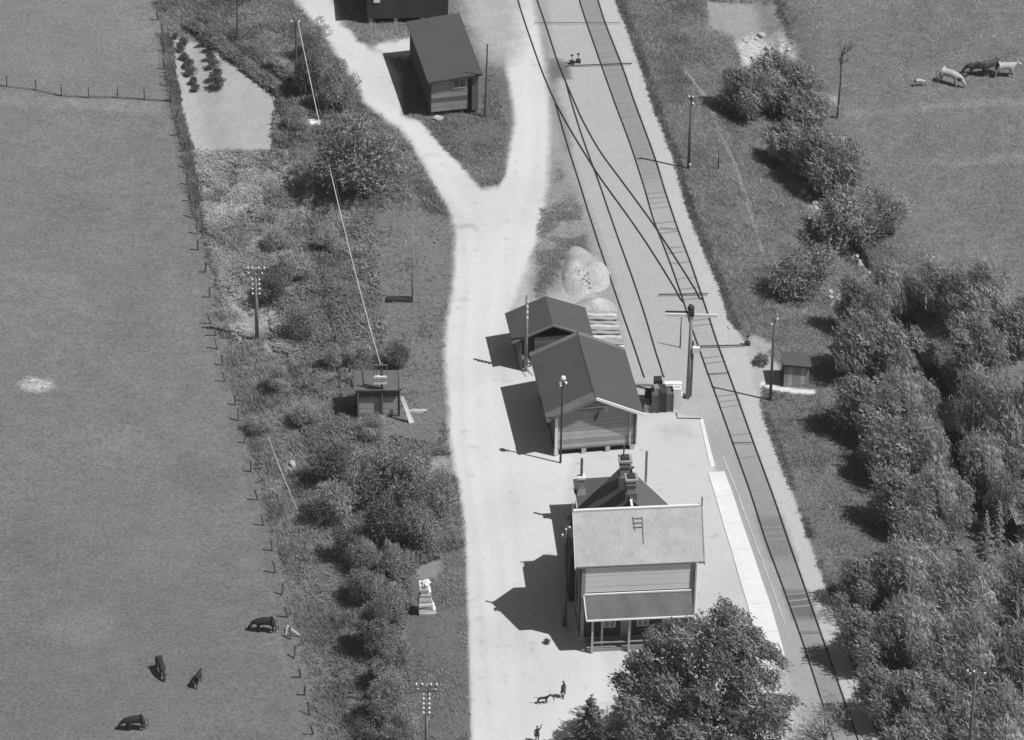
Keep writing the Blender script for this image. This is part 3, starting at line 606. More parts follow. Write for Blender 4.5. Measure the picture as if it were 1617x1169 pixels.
for x, y, z0, z1, w in ((-.5, 3.75, 9.2, 11.65, .34), (-.25, 1.85, 9.2, 11.4, .32)):
    c = MB().box(x-w, y-w, z0, x+w, y+w, z1).build('chimney', 'brick', T8)
    MB().box(x-w-.1, y-w-.1, z1-.35, x+w+.1, y+w+.1, z1-.22).box(x-w-.14, y-w-.14, z1+.003, x+w+.14, y+w+.14, z1+.16).build('cornice', 'brick', c)
    MB().box(x-w+.06, y-w+.06, z1+.163, x+w-.06, y+w-.06, z1+.3).build('flue', 'iron', c)
    MB().box(x-w-.08, y-w-.08, z0+.2, x+w+.08, y+w+.08, z0+1.15).build('flashing', 'strip', c)
MB().tube([(-.6,3.9,11.9),(-.6,3.9,12.9)], .06).build('flue_pipe', 'strip', T8)
MB().tube([(-.25,2.2,11.6),(-.25,2.2,12.0),(-.05,2.3,12.1)], .09).build('chimney_cowl', 'iron', T8)
# annex
MB().box(-2.95, 5.32, 0, .5, 12.9, 2.75).build('annex_wall', 'midboard', T8)
an = MB().prism([(-3.15,5.32,2.9),(.7,5.32,3.0),(.7,13.15,3.0),(-3.15,13.15,2.9)], .12).build('annex_roof', 'roof', T8)
MB().box(-3.2, 5.32, 2.8, -3.153, 13.2, 2.93).build('fascia', 'cream', an)
c = MB().add([(-3.05,11.1,2.9),(-2.35,11.1,2.9),(-2.35,11.8,2.9),(-3.05,11.8,2.9),(-2.92,11.22,3.4),(-2.48,11.22,3.4),(-2.48,11.68,3.4),(-2.92,11.68,3.4),(-2.9,11.25,4.4),(-2.5,11.25,4.4),(-2.5,11.65,4.4),(-2.9,11.65,4.4)],
   [(0,1,5,4),(1,2,6,5),(2,3,7,6),(3,0,4,7),(4,5,9,8),(5,6,10,9),(6,7,11,10),(7,4,8,11),(8,9,10,11)]).build('chimney', 'brick', T8)
MB().box(-2.98, 11.17, 4.28, -2.42, 11.73, 4.48).build('cornice', 'white', c); MB().tube([(-2.7,11.45,4.48),(-2.7,11.45,6.1)], .1).build('flue_pipe', 'strip', c)
# small things round the station
t = thing('platform_post', 'slim bare post standing on the platform behind the station roof', 'post', P(1019, 778)); MB().tube([(0,0,0),(0,0,3.9)], .1).build('pole', 'polelight', t)

# ------------------------------------------------------------------ poles
def insul_mesh():
    q = MB().tube([(0,0,0),(0,0,.1)], .025, 5).blob((0,0,.16), .09, 8, 5, 0, (1,1,1.05)); return q.mesh('insulator', 'insul', True)
IM = insul_mesh()
def pole(base, h, lab_, arms=(), ins=(), r=.14, m='pole', nm='telegraph_pole', cat='telegraph pole', grp='telegraph poles', rz=0, lean=0, paint=None):
    b = P(*base); t = thing(nm, lab_, cat, b, rz, grp)
    p = MB().tube([(0,0,0),(lean*.5,0,h*.5),(lean,0,h)], r, 8, r*.72).build('pole', m, t, smooth=True)
    for z, w, mm, th in arms:
        a = MB().box(-w, -.14, z-th/2, w, -.04, z+th/2).build('crossarm', mm, t)
    for x, y, z in ins: put(IM, 'insulator', p, (x, y, z))
    return t
double = lambda zs, x=.27: [(s*x, -.08, z) for z in zs for s in (-1, 1)]
pole((406,536), 6.9, 'telegraph pole in pale weeds with two rows of white insulators', [(6.7,.75,'strip',.1),(6.2,.6,'pole',.08)], double((4.3,4.75,5.2,5.65))+[(-.6,-.08,6.75),(-.25,-.08,6.75),(.25,-.08,6.75),(.68,-.08,6.75),(-.55,-.08,6.25),(.5,-.08,6.25)], .16, 'polelight')
pole((673,1212), 7.6, 'telegraph pole with white insulators, cut off by the bottom edge', [(7.4,.8,'strip',.1),(7.0,.7,'pole',.08)], double((4.9,5.3,5.7,6.15,6.55),.2)+[(-.7,-.08,7.45),(-.3,-.08,7.45),(.3,-.08,7.45),(.7,-.08,7.45),(-.6,-.08,7.05),(.62,-.08,7.05)], .13, 'polelight')
pole((830,586), 7.15, 'pole before the small shed with four stacked white insulators', [], [(.05,-.16,5.0),(.05,-.16,5.55),(.05,-.16,6.05),(.05,-.16,6.55)], .15, 'polelight')
t = pole((885,731), 7.75, 'thin dark pole by the goods shed topped with a cluster of white globes', [(7.5,.25,'iron',.06)], [], .085, 'iron', 'lamp_post', 'lamp post')
for x, y, z, r in ((.05,-.1,8.0,.22),(-.15,-.15,7.65,.14),(.25,-.12,7.6,.12),(-.15,-.1,7.35,.13)): MB().blob((x,y,z), r, 10, 7).build('globe', 'insul', t, smooth=True)
t = pole((1086,629), 8.1, 'tall pole with wide white crossarm standing beside the main line', [(7.9,2.0,'white',.28)], [], .17, 'polelight', 'signal_pole', 'signal pole')
MB().box(-2.0, .12, 7.98, .1, .2, 8.1).build('crossarm', 'iron', t); MB().box(.1, .12, 7.6, 2.0, .2, 7.7).build('crossarm', 'iron', t)
MB().box(-.25, -.2, 7.85, .2, .2, 8.3).blob((-.05,.1,8.45), .28, 8, 5, .1, (1,.8,1.2)).build('signal_head', 'iron', t)
MB().tube([(.2,.3,0),(.2,.3,5.2)], .13, 6).build('brace_pole', 'pole', t); MB().box(.2, -.2, 4.4, .75, .1, 4.9).build('white_plate', 'white', t)
MB().tube([(-.1,0,.12),(-1.1,.2,.12)], .06).build('anchor_bar', 'iron', t)
pole((1216,632), 7.9, 'thin dark pole with two white insulators left of the trackside hut', [], [(-.2,-.1,7.1),(.2,-.1,7.6)], .12, 'pole', lean=.0)
pole((1087,266), 7.1, 'dark pole with white insulators on the grassy bank above the track', [(6.9,.3,'pole',.07)], [(-.2,-.1,6.95),(.1,-.12,6.95),(.14,-.12,6.3),(.1,-.14,.3)], .13, 'pole')
pole((1525,1235), 10.2, 'telegraph pole with white insulators rising from the lower right willows', [(9.9,.75,'pole',.08)], [(-.6,-.08,9.95),(-.4,-.08,9.7),(-.15,-.08,9.9),(.6,-.08,9.75)], .13, 'pole')
pole((651,476), 7.3, 'thin faint pole on the grass strip left of the road', [], [], .06, 'polelight')
t = pole((1134,268), 2.1, 'short dark stake on the bank below the light footpath', [], [], .06, 'pole', 'fence_stake', 'stake', None)
t = pole((1074,549), 3.0, 'thin stake between siding and tall crossarm pole', [], [], .06, 'pole', 'fence_stake', 'stake', None)
# stubby pole with insulators against the station wall
t = pole((891,988), 9.0, 'pole against the shaded left wall of the station with three insulators', [(8.1,.3,'pole',.1)], [(-.3,-.1,8.25),(-.05,-.1,8.75),(.18,-.1,8.95)], .16, 'pole')
# barred pole top before the hut
b = P(603, 660); t = thing('transformer_pole', 'pole with white barred frame standing in front of the bank hut', 'pole', b, .03, 'telegraph poles')
MB().tube([(0,0,0),(0,0,5.2)], .1, 7).build('pole', 'pole', t)
for z in (3.4, 3.95): MB().box(-.62, -.2, z-.09, .42, .0, z+.09).build('crossbar', 'white', t)
MB().box(-.62, -.2, 3.6, .42, -.1, 3.72).build('crossbar', 'greyboard', t)
q = MB()
for x in (-.62, .36): q.box(x, -.16, 3.1, x+.06, -.1, 5.05)
q.box(-.7, -.16, 5.05, .45, -.08, 5.12).box(-.4, -.16, 3.1, -.36, -.1, 5.05).build('frame', 'strip', t)
pt1 = Vector((b.x-.1, b.y-.1, b.z+5.15))
b2 = P(468, 118); t = thing('telegraph_pole', 'half hidden telegraph pole in the scrub near the top left road edge', 'telegraph pole', b2, 0, 'telegraph poles')
p_ = MB().tube([(0,0,0),(0,0,5.4)], .1, 7).build('pole', 'pole', t); MB().box(-.4, -.1, 5.1, .4, 0, 5.2).build('crossarm', 'strip', t)
for x in (-.35, .3): put(IM, 'insulator', p_, (x, -.05, 5.2))
def wire(a, b, sag, r, m, lab_):
    pts = [a.lerp(b, i/24)-Vector((0, 0, sag*4*(i/24)*(1-i/24))) for i in range(25)]
    tag(MB().tube(pts, r, 5).build('overhead_wire', m), lab_, 'wire')
pt2 = Vector((b2.x+.2, b2.y, b2.z+5.3))
wire(pt2, pt1, 1.5, .035, 'wire', 'bright overhead cable running from the top left scrub to the barred pole')
wire(pt2+Vector((.3,0,.1)), pt1+Vector((.1,0,.05)), 1.6, .012, 'thinwire', 'thinner second cable hanging beside the bright overhead cable')
wire(P(424,690,3), P(470,806,1.2), .2, .02, 'wire', 'short thin stay wire above the left field edge')

# ------------------------------------------------------------------ fences
pm = MB().box(-.05, -.05, 0, .05, .05, 1.15).mesh('post', 'pole')
t = thing('wire_fence', 'old wire fence of short dark posts along the left field edge', 'fence', P(300, 300)); PI_ = Matrix.Translation(-t.location)
prev = None; wq = MB(); random.seed(21)
for y in list(range(-20, 380, 26))+[395,430,470,512,530,552,577,603,640,665,700,745,790,830,870,905,940,975,1010,1040,1070,1098,1130,1160]:
    p = P(float(FE(y))+random.uniform(-3, 3), y); o = put(pm, 'post', t, p, random.random()); o.rotation_euler = (random.uniform(-.2,.2), random.uniform(-.25,.15), random.random()); o.matrix_parent_inverse = PI_
    if prev is not None:
        for z in (.4, .75, 1.05): wq.tube([prev+Vector((0,0,z)), p+Vector((0,0,z))], .008, 3)
    prev = p
o = wq.build('wires', 'thinwire', t); o.matrix_parent_inverse = PI_
t = thing('rail_fence', 'pale rail and post fence across the upper left field', 'fence', P(150, 150)); PI_ = Matrix.Translation(-t.location)
fp = [(-30,134),(11,137),(57,143),(97,152),(140,155),(186,155),(228,158),(268,161)]; pts = [P(*q) for q in fp]
pm2 = MB().box(-.045, -.045, 0, .045, .045, 1.1).mesh('post', 'pole')
for p in pts: o = put(pm2, 'post', t, p); o.matrix_parent_inverse = PI_
for i in range(len(pts)-1):
    d = pts[i+1]-pts[i]
    for z, r in (((.95, .028), (.6, .02), (.2, .022)) if i >= 3 else ((.1, .03),)):
        o = MB().tube([pts[i]+Vector((0,-.06,z)), pts[i+1]+Vector((0,-.06,z+random.uniform(-.05,.05)))], r, 5).build('rail', 'polelight' if z > .3 else 'pole', t); o.matrix_parent_inverse = PI_  # dark lowest rail stands in for the shadow at the fence foot
t = thing('tipped_hurdle', 'small pale hurdle lying by the field fence right of a cow', 'hurdle', P(462, 1005))
MB().tube([(-.5,0,.1),(.5,0,.1)], .04).build('rail', 'pole', t); MB().tube([(-.4,.6,.5),(.5,0,.1)], .04).build('rail', 'cream', t); MB().tube([(-.4,.6,.5),(-.5,0,.1)], .04).build('rail', 'cream', t)

# ------------------------------------------------------------------ goods in the yard
b = P(1045, 645)
def crate(loc, w, d, h, nx, m, label, rz=.05):
    t = thing('crate', label, 'crate', loc, rz, 'goods stacked beside the goods shed')
    MB().box(-w/2+.03, -d/2+.03, 0, w/2-.03, d/2-.03, h-.08).build('inside', 'black', t)  # near-black filler for the shade behind the slats
    nz_ = max(2, int(h/.3)); sm = MB().box(-w/2, -.02, 0, w/2, .02, h/nz_-.04).mesh('slat', m)
    for k in range(nz_):
        for y in (-d/2, d/2): put(sm, 'slat', t, (0, y, k*h/nz_))
    sd = MB().box(-.02, -d/2+.03, 0, .02, d/2-.03, h-.05).mesh('side_board', m)
    for x in (-w/2+.01, w/2-.01): put(sd, 'side_board', t, (x, 0, 0))
    up_ = MB().box(-.04, -.03, 0, .04, 0, h).mesh('upright', m)
    for i in range(nx+1): put(up_, 'upright', t, (-w/2+i*w/nx, -d/2-.02, 0))
    tp = MB().box(-w/2, -d/8+.02, 0, w/2, d/8-.02, .04).mesh('top_slat', m)
    for i in range(4): put(tp, 'top_slat', t, (0, -d/2+d/8+i*d/4, h-.06))
    return t
for i_, (dx_, hh_, lb_) in enumerate(((-.56, 1.75, 'left one of three dark slatted crates standing side by side beside the goods shed'), (0, 1.9, 'middle one of three dark slatted crates standing side by side'), (.55, 1.7, 'right one of three dark slatted crates, touching the upright white box'))):
    crate((b.x+dx_, b.y+.05*i_, b.z), .5, 1.2-.1*i_, hh_, 1, ('darkboard', 'darkwall', 'darkboard')[i_], lb_, .03+.02*i_)
crate((b.x-.5, b.y+.1, b.z+1.76), .4, .5, .32, 1, 'midboard', 'small grey crate resting on top of the left dark crate', .3)
crate((b.x-.35, b.y+.95, b.z), .6, .6, 2.2, 2, 'darkwall', 'tall narrow dark crate behind the dark crates')
crate((b.x-1.15, b.y-.1, b.z), .45, .9, .7, 1, 'midboard', 'small grey crate squeezed between shed corner and dark crates')
crate((b.x-1.05, b.y+.9, b.z), .5, .5, 1.1, 1, 'darkwall', 'narrow black crate beside the goods shed roof edge')
t = thing('white_chest', 'upright white box with a pale board laid across its top', 'box', (b.x+1.13, b.y+.15, b.z), .05, 'goods stacked beside the goods shed')
MB().box(-.31, -.3, 0, .31, .3, 1.95).build('body', 'white', t); MB().box(-.95, .25, 1.97, .38, .65, 2.05).build('top_board', 'white', t)
MB().box(.3, -.2, .3, .42, .5, 1.3).build('side_panel', 'cream', t); MB().box(-.22, -.12, 1.951, .22, .12, 1.99).build('lid_recess', 'greyboard', t)
t = tag(MB().tube([P(1068,652,.06), P(1070,660,.06), P(1107,661,.06)], .03, 5).build('ground_bar', 'iron'), 'thin bent bar lying on the platform surface near its kerb', 'bar')
# stacked sheets behind the shed
b = P(940, 560); t = thing('board_stack', 'stack of pale warped boards with dark gaps behind the sheds', 'board stack', b, .12)
for k in range(11):
    y = .2+k*.5; z = .42+.06*math.sin(k*1.7)
    q = MB(); n = 7
    for i in range(n):
        x0, x1 = -1.6+i*3.9/n, -1.6+(i+1)*3.9/n
        za, zb = [.12*math.sin(i*.45+k*.15)+.03*math.sin(i*2.1+k*3) for i in (i, i+1)]
        q.prism([(x0, y-.15, z+za), (x1, y-.15, z+zb), (x1, y+.12, z+zb+.08), (x0, y+.12, z+za+.08)], .08)
    q.build('board', 'oldboard' if k % 3 else 'stone', t)
MB().box(-1.5, .1, 0, 2.2, 5.2, .12).build('gap_shade_slab', 'black', t)  # black slab laid underneath as the shade in the gaps
# gravel mounds
q = MB(); c0 = P(936, 487); vv = []
for i in range(7):
    for k in range(20):
        a = 2*math.pi*k/20; rr = i/6; kk = 1+.12*math.cos(3*a+2)+.08*math.sin(2*a)
        x = c0.x+2.1*kk*rr*math.cos(a); y = c0.y+1.35*kk*rr*math.sin(a); vv.append((x, y, .8*(1-rr**1.6)+.4*(float(vn(x, y, 1.3, 79))-.5)*(1-rr)-.05*(rr > .99)))
q.add(vv, [(i*20+k, i*20+(k+1) % 20, (i+1)*20+(k+1) % 20, (i+1)*20+k) for i in range(6) for k in range(20)])
tag(q.build('gravel_heap', 'gravel', smooth=True), 'smaller pale heap between the large gravel heap and the board stack', 'gravel heap')
v = []; f = []; NR, NS = 9, 26; c = P(922, 432)
for i in range(NR):
    for k in range(NS):
        a = 2*math.pi*k/NS; rr = i/(NR-1); ox, oy = 38*math.cos(a), -38*math.sin(a)
        kk = 1.0+.14*math.cos(3*a+1)+.1*math.sin(2*a)+.05*math.sin(5*a); rx, ry = ox*kk*1.05/19.8*rr, -oy*kk/11.2*rr
        x = c.x+rx+ry*-.16; y = c.y+ry; hh = .7*(1-rr**3)+.5*(vn(x, y, 1.1, 77)-.5)*(1-rr*rr)+.16*(vn(x, y, 3., 78)-.5)*(1-rr**4)
        v.append((x, y, hh-.06*(rr > .99)))
for i in range(NR-1):
    for k in range(NS): f.append((i*NS+k, i*NS+(k+1) % NS, (i+1)*NS+(k+1) % NS, (i+1)*NS+k))
tag(MB().add(v, f).build('gravel_heap', 'gravel', smooth=True), 'flat topped pale gravel heap between road and siding', 'gravel heap')
q = MB()
for i in range(60):
    a = random.random()*6.28; r_ = random.random()**.6*1.7
    x = c.x+math.cos(a)*r_*.95; y = c.y-.6+math.sin(a)*r_*1.2; q.blob((x, y, .7*(1-(r_/1.95)**3)+.5*(float(vn(x, y, 1.1, 77))-.5)*(1-(r_/1.95)**2)), random.uniform(.05,.12), 6, 4, .3)
o = q.build('gravel_stones', 'rock'); o['kind'] = 'stuff'; tag(o, 'loose stones scattered over the gravel heap', 'stones')
# stacked white slabs left of the road
b = P(674, 966); t = thing('slab_stack', 'tapering stack of bright white slabs on the grass left of the road', 'slab stack', b, .1)
for k in range(10):
    w = .62-.035*k; dx = random.uniform(-.07, .05)
    MB().box(-w+dx, -.45+.02*k, k*.26, w+dx-.03*k*0, .4, k*.26+.22).build('slab', 'white' if k % 2 else 'stone', t, (-.02*k, random.uniform(-.05, .05), 0), random.uniform(-.08, .08))
MB().blob((-.02,0,2.7), .34, 8, 5, .25, (1,1,.6)).build('top_slab', 'white', t)
tag(MB().box(-1.05,-.3,0,1.0,.3,.2).box(-1.0,-.2,.203,.95,.2,.24).build('dark_block', 'iron', None, P(632,474)), 'low dark trough lying in the grass beside the faint pole', 'block')  # plain flat dark block, closed on top
t = thing('covered_boat', 'pale upturned rowing boat under the bushes by the upper left track', 'boat', P(492, 196), -.12)
v = []; f = []
for i in range(9):
    s_ = i/8; w = .45*math.sin(math.pi*(.08+.88*s_))**.6
    for k in range(7): a = math.pi*k/6; v.append((-.95+1.9*s_, w*math.cos(a), .12+.5*w*1.1*math.sin(a)))
for i in range(8):
    for k in range(6): f.append((i*7+k, i*7+k+1, i*7+k+8, i*7+k+7))
MB().add(v, f).build('hull', 'white', t, smooth=True); MB().box(-.8, -.03, .38, .8, .03, .42).build('keel', 'cream', t)

# ------------------------------------------------------------------ vegetation
def crown_np(lobes, nleaf, ll, lw, seed, up=.35, streak=None, droop=0., jitter=.9, per=7, sl=3.2):
    r = np.random.default_rng(seed); lobes = np.array(lobes, float); c, rad = lobes[:, :3], lobes[:, 3]
    pr = rad**2; pr /= pr.sum(); ns = nleaf//per; nleaf = ns*per; li = r.choice(len(lobes), ns, p=pr)
    d = r.normal(size=(ns, 3)); d[:, 2] += up; d /= np.linalg.norm(d, axis=1)[:, None]
    q = np.where(r.random(ns) < .12, r.uniform(1., 1.3, ns), r.uniform(.5, 1.05, ns)**.6)
    sp = c[li]+d*(rad[li]*q)[:, None]                     # sprays: twigs that each carry a few leaves
    sx = r.normal(size=(ns, 3))*.55+d*.8
    if streak is not None: sx = r.normal(size=(ns, 3))*.22+np.array(streak)
    sx /= np.linalg.norm(sx, axis=1)[:, None]
    shs = r.uniform(.72, 1.25, len(lobes))[li]*r.uniform(.45, 1.6, ns)
    k_ = np.repeat(np.arange(ns), per); d = d[k_]
    pos = sp[k_]+sx[k_]*(r.uniform(-.5, .5, nleaf)*ll*sl)[:, None]+r.normal(size=(nleaf, 3))*ll*.16
    ax = sx[k_]+r.normal(size=(nleaf, 3))*jitter*.5
    ax[:, 2] -= droop; ax /= np.linalg.norm(ax, axis=1)[:, None]
    nrm = d+r.normal(size=(nleaf, 3))*.55; si = np.cross(ax, nrm); si /= np.linalg.norm(si, axis=1)[:, None]+1e-9
    l = (ll*r.uniform(.6, 1.3, nleaf))[:, None]; w = (lw*r.uniform(.6, 1.3, nleaf))[:, None]
    v = np.stack([pos-ax*l*.5, pos+si*w*.5, pos+ax*l*.5, pos-si*w*.5], 1).reshape(-1, 3)
    f = np.arange(nleaf*4).reshape(-1, 4)
    ls = shs[k_]*r.uniform(.8, 1.2, nleaf)
    return v, f, np.repeat(ls, 4)
def lobes_for(n, rz, seed, small=(.2, .42)):
    r = np.random.default_rng(seed); out = []
    for i in range(n):
        d = r.normal(size=3); d[2] = d[2]*.9+.15; d /= np.linalg.norm(d); k = r.uniform(.35, .82); rad = r.uniform(*small)
        out.append((d[0]*k, d[1]*k, d[2]*k*rz, rad))
    out.append((0, 0, -.2*rz, .55)); return out
CROWN = {}
def variants(key, n, nl, ll, lw, mt, rz=1., lobes=22, small=(.2, .42), **kw):
    CROWN[key] = []
    for i in range(n):
        v, f, s = crown_np(lobes_for(lobes, rz, 100+i*7+len(key)*13, small), nl, ll, lw, 200+i+len(key)*5, **kw)
        CROWN[key].append(npmesh('crown', v, f, MT[mt], s))
variants('small', 3, 2600, .17, .09, 'leafdark', lobes=14)
variants('mid', 4, 16000, .062, .03, 'leaf', lobes=26)
variants('dark', 3, 15000, .062, .032, 'leafdark', lobes=26)
variants('pale', 3, 15000, .06, .026, 'leafpale', lobes=26)
variants('willow', 4, 13000, .17, .021, 'leafpale', lobes=34, streak=(-.45, .1, .75), up=.5, sl=4., small=(.16, .36))
variants('streaky', 4, 12000, .14, .03, 'leaf', lobes=32, streak=(-.5, .15, .6), up=.5, small=(.16, .38))
variants('wispy', 2, 2600, .11, .018, 'leaf', lobes=24, streak=(-.4, .2, .5), up=.5)
def trunk_mesh(seed, spread=1.):
    r = random.Random(seed); q = MB(); q.tube([(0,0,-.25), (.03,.02,.25), (.02,0,.5)], .07, 7, .045)
    for i in range(6):
        a = i*1.05+r.random(); z = r.uniform(.2, .5); k = r.uniform(.35, .6)*spread
        q.tube([(0,0,z), (k*.4*math.cos(a), k*.4*math.sin(a), z+.2), (k*math.cos(a), k*math.sin(a), z+r.uniform(.3,.5))], .03, 5, .01)
    return q.mesh('trunk', 'bark')
TRK = [trunk_mesh(i) for i in range(3)]
cnt = 0
def plant(x0, y0, x1, y1, key, label, nm='bush', cat='bush', grp=None, hmin=.9, bias=0):
    """a woody plant that fills the given part of the photograph, rooted in the ground under it"""
    global cnt; cnt += 1
    mx, my = (x0+x1)/2, (y0+y1)/2; g = P(mx, y1); s = scl(g); R_ = (x1-x0)/2/s; E_ = (y1-y0)/2/s
    hh = math.sqrt(max(E_*E_-(.588*R_)**2, (hmin*R_*.75*.81)**2)/.656)       # crown half height
    zc = hh*.98
    for _ in range(6):
        z = P(mx, my, 0).z if _ == 0 else zz
        w = UP(mx, my, z+zc); zz = G(w[0], w[1])
    t = thing(nm, label, cat, (w[0], w[1], zz), random.uniform(0, 6.28) if key not in ('willow', 'streaky', 'wispy') else random.uniform(-.25, .25), grp)
    me = CROWN[key][cnt % len(CROWN[key])]
    c = put(me, 'crown', t, (0, 0, zc)); c.scale = (R_, R_, hh)
    k = put(TRK[cnt % 3], 'trunk', t); k.scale = (hh*1.1, hh*1.1, zc*1.35)
    return t
L = 'left bank'
for a in [
 (495,170,648,320,'mid','large rounded bush against the left road edge below the upturned boat'),
 (500,92,572,180,'pale','leafy bush above the upturned boat, touching the bright road'),
 (452,72,524,152,'dark','dark bush between garden plot and the overhead cable near the top'),
 (470,22,522,92,'pale','pale scrubby bush below the top left bend of the road'),
 (445,165,495,212,'pale','low bush left of the upturned boat beside the garden plot'),
 (405,350,465,400,'pale','pale weedy bush below the garden plot'),
 (430,392,500,450,'pale','mid grey bush up and right of the pole with two rows of insulators'),
 (392,432,465,478,'dark','dark low bush directly behind the pole with two rows of insulators'),
 (445,475,510,540,'mid','leafy bush right of the pole with two rows of insulators'),
 (485,350,540,400,'pale','bush on the left bank crossed by the bright cable'),
 (505,540,555,585,'pale','bush left of the bank hut'),
 (600,535,655,590,'dark','dark bush behind the bank hut roof'),
 (540,535,592,585,'pale','pale bush directly behind the bank hut left corner'),
 (415,575,465,620,'pale','bush below the insulator pole near the field fence'),
 (450,625,510,675,'pale','pale ragged bush left of the bank hut shadow'),
 (385,645,435,690,'pale','bush touching the field fence left of the bank hut'),
 (560,650,620,700,'pale','pale weeds bush below the bank hut'),
 (478,690,560,770,'dark','dark bush at the left end of the big thicket below the bank hut'),
 (540,700,625,800,'mid','broad bush forming the top of the big thicket below the bank hut'),
 (600,700,690,800,'mid','bush forming the right top of the big thicket'),
 (560,770,650,870,'dark','dark bush at the lower middle of the big thicket'),
 (620,780,705,870,'mid','bush at the lower right of the big thicket near the pale round patch'),
 (485,750,570,830,'pale','paler bush on the left flank of the big thicket'),
 (660,730,728,830,'pale','pale grassy bush between big thicket and bright road'),
 (520,820,580,885,'dark','dark bush below left of the big thicket'),
 (545,885,612,958,'mid','bush in the hedge row left of the white slab stack'),
 (590,850,645,915,'pale','pale bush above left of the white slab stack'),
 (585,925,648,992,'mid','bush close to the left side of the white slab stack shadow'),
 (555,945,625,1030,'dark','dark bush lower in the hedge row below the slab stack'),
 (588,1005,655,1082,'mid','bush in the hedge row above the bottom telegraph pole'),
 (570,1060,640,1150,'mid','bush left of the bottom telegraph pole'),
 (600,1110,668,1200,'pale','pale bush at the bottom edge left of the bottom telegraph pole'),
 (570,970,640,1040,'mid','bush squeezed in the middle of the lower hedge row'),
 (575,1040,642,1105,'pale','pale bush in the hedge row above the bottom insulators'),
 (545,842,602,905,'mid','bush joining the big thicket to the lower hedge row'),
 (545,1130,610,1210,'dark','dark bush at the bottom edge nearest the left field'),
]: plant(*a, grp='bushes on the left bank')
for i, (x, y, r) in enumerate([(276,57,7),(290,66,9),(285,76,8),(291,90,9),(297,101,10),(301,113,10),(306,127,9),(308,139,8),(322,66,9),(332,73,11),(333,89,9),(337,101,10),(340,117,13),(344,131,13)]):
    where = 'left row' if i < 8 else 'right row'
    k = i if i < 8 else i-8; od = ['topmost', 'second from the top', 'third from the top', 'fourth from the top', 'fifth from the top', 'sixth from the top', 'seventh from the top', 'lowest'][k] if not (i == 13) else 'lowest'
    plant(x-r, y-r, x+r, y+r*.9, 'small', f'small round bush in the {where} of the garden plot, {od}', grp='bushes in the garden plot', hmin=.7)
for a in [
 (1138,105,1222,190,'streaky','dark leaning bush at the left of the upper stream thicket'),
 (1188,88,1290,178,'streaky','broad bush at the top of the upper stream thicket beside pale rocks'),
 (1228,150,1308,225,'streaky','bush in the middle of the upper stream thicket left of the bare tree'),
 (1205,200,1290,272,'streaky','bush above the dark hollow of the upper stream thicket'),
 (1255,205,1355,308,'streaky','large bush at the lower end of the upper stream thicket'),
 (1285,292,1405,398,'mid','rounded bush by the stream halfway up the right bank'),
 (1378,300,1440,372,'pale','pale bush at the pasture edge beside the rounded streamside bush'),
 (1218,388,1322,472,'mid','lone bush casting a long shadow on the grassy right bank'),
 (1322,440,1400,540,'streaky','leafy tree above right of the trackside hut'),
 (1380,420,1450,500,'willow','pale willow near the pale stream rocks'),
 (1304,500,1385,600,'streaky','tree directly right of the trackside hut'),
 (1345,505,1450,615,'streaky','tree behind the white bare snag right of the hut'),
 (1315,590,1425,700,'streaky','tree on the track side of the belt, below the trackside hut'),
 (1395,590,1482,690,'willow','pale tree on the stream side of the belt'),
 (1345,665,1450,770,'streaky','tree in the middle of the belt right of the embankment'),
 (1420,670,1510,780,'willow','pale willow leaning over the dark stream'),
 (1375,740,1480,850,'streaky','dark edged tree at the lower part of the belt beside the embankment'),
 (1450,745,1535,850,'willow','pale willow at the lower end of the belt by the stream'),
 (1395,815,1490,920,'streaky','tree closing the lower end of the belt towards the track'),
 (1440,415,1530,500,'willow','pale tree at the pasture edge above the darkened stretch of stream'),
 (1505,420,1600,520,'willow','tall feathery tree at the pasture edge near the right border'),
 (1495,500,1590,610,'streaky','darker tree across the stream by the right border'),
 (1560,470,1660,560,'streaky','dark tree cut by the right border beside the open patch'),
 (1510,590,1600,710,'willow','large pale willow across the stream, upper one'),
 (1565,600,1690,760,'willow','very pale willow cut off by the right edge'),
 (1520,690,1610,800,'willow','large pale willow across the stream, lower one'),
 (1548,770,1600,850,'dark','dark bush right of the narrow columnar trees'),
 (1585,765,1660,830,'mid','bush above the grey outhouse'),
 (1325,880,1405,960,'streaky','bush reaching over the track shoulder at the lower right'),
 (1395,860,1500,975,'willow','willow behind the bush that reaches over the shoulder'),
 (1475,880,1590,1000,'willow','wide pale willow in the middle of the lower right thicket'),
 (1570,870,1690,1010,'willow','pale willow cut off by the right edge above the telegraph pole'),
 (1320,960,1420,1060,'streaky','dark tree overhanging the rails at the lower right'),
 (1400,950,1510,1070,'willow','willow left of the bottom right telegraph pole'),
 (1480,970,1600,1100,'willow','willow behind the insulators of the bottom right telegraph pole'),
 (1575,990,1700,1140,'willow','pale willow in the bottom right corner'),
 (1350,1050,1440,1150,'streaky','dark tree at the bottom edge beside the rails'),
 (1420,1060,1530,1180,'streaky','tree at the bottom edge left of the bottom right telegraph pole'),
 (1520,1090,1650,1230,'willow','pale willow at the bottom edge right of the telegraph pole'),
 (1390,1130,1480,1230,'streaky','tree cut by the bottom edge between rails and telegraph pole'),
]: plant(a[0]-6, a[1]-8, a[2]+8, a[3]+4, *a[4:], nm='tree' if a[4] != 'mid' else 'bush', cat='tree' if a[4] != 'mid' else 'bush', grp='trees along the stream', hmin=1.1)
plant(1258,1095,1350,1185,'wispy','thin twiggy shrub spreading over the rails at the bottom edge', 'shrub', 'shrub', hmin=.6)
plant(1298,925,1365,985,'wispy','thin twigs reaching across the track shoulder', 'shrub', 'shrub', hmin=.6)
plant(935,1115,1010,1200,'pale','fuzzy pale bush between conifer and great tree', hmin=.8)
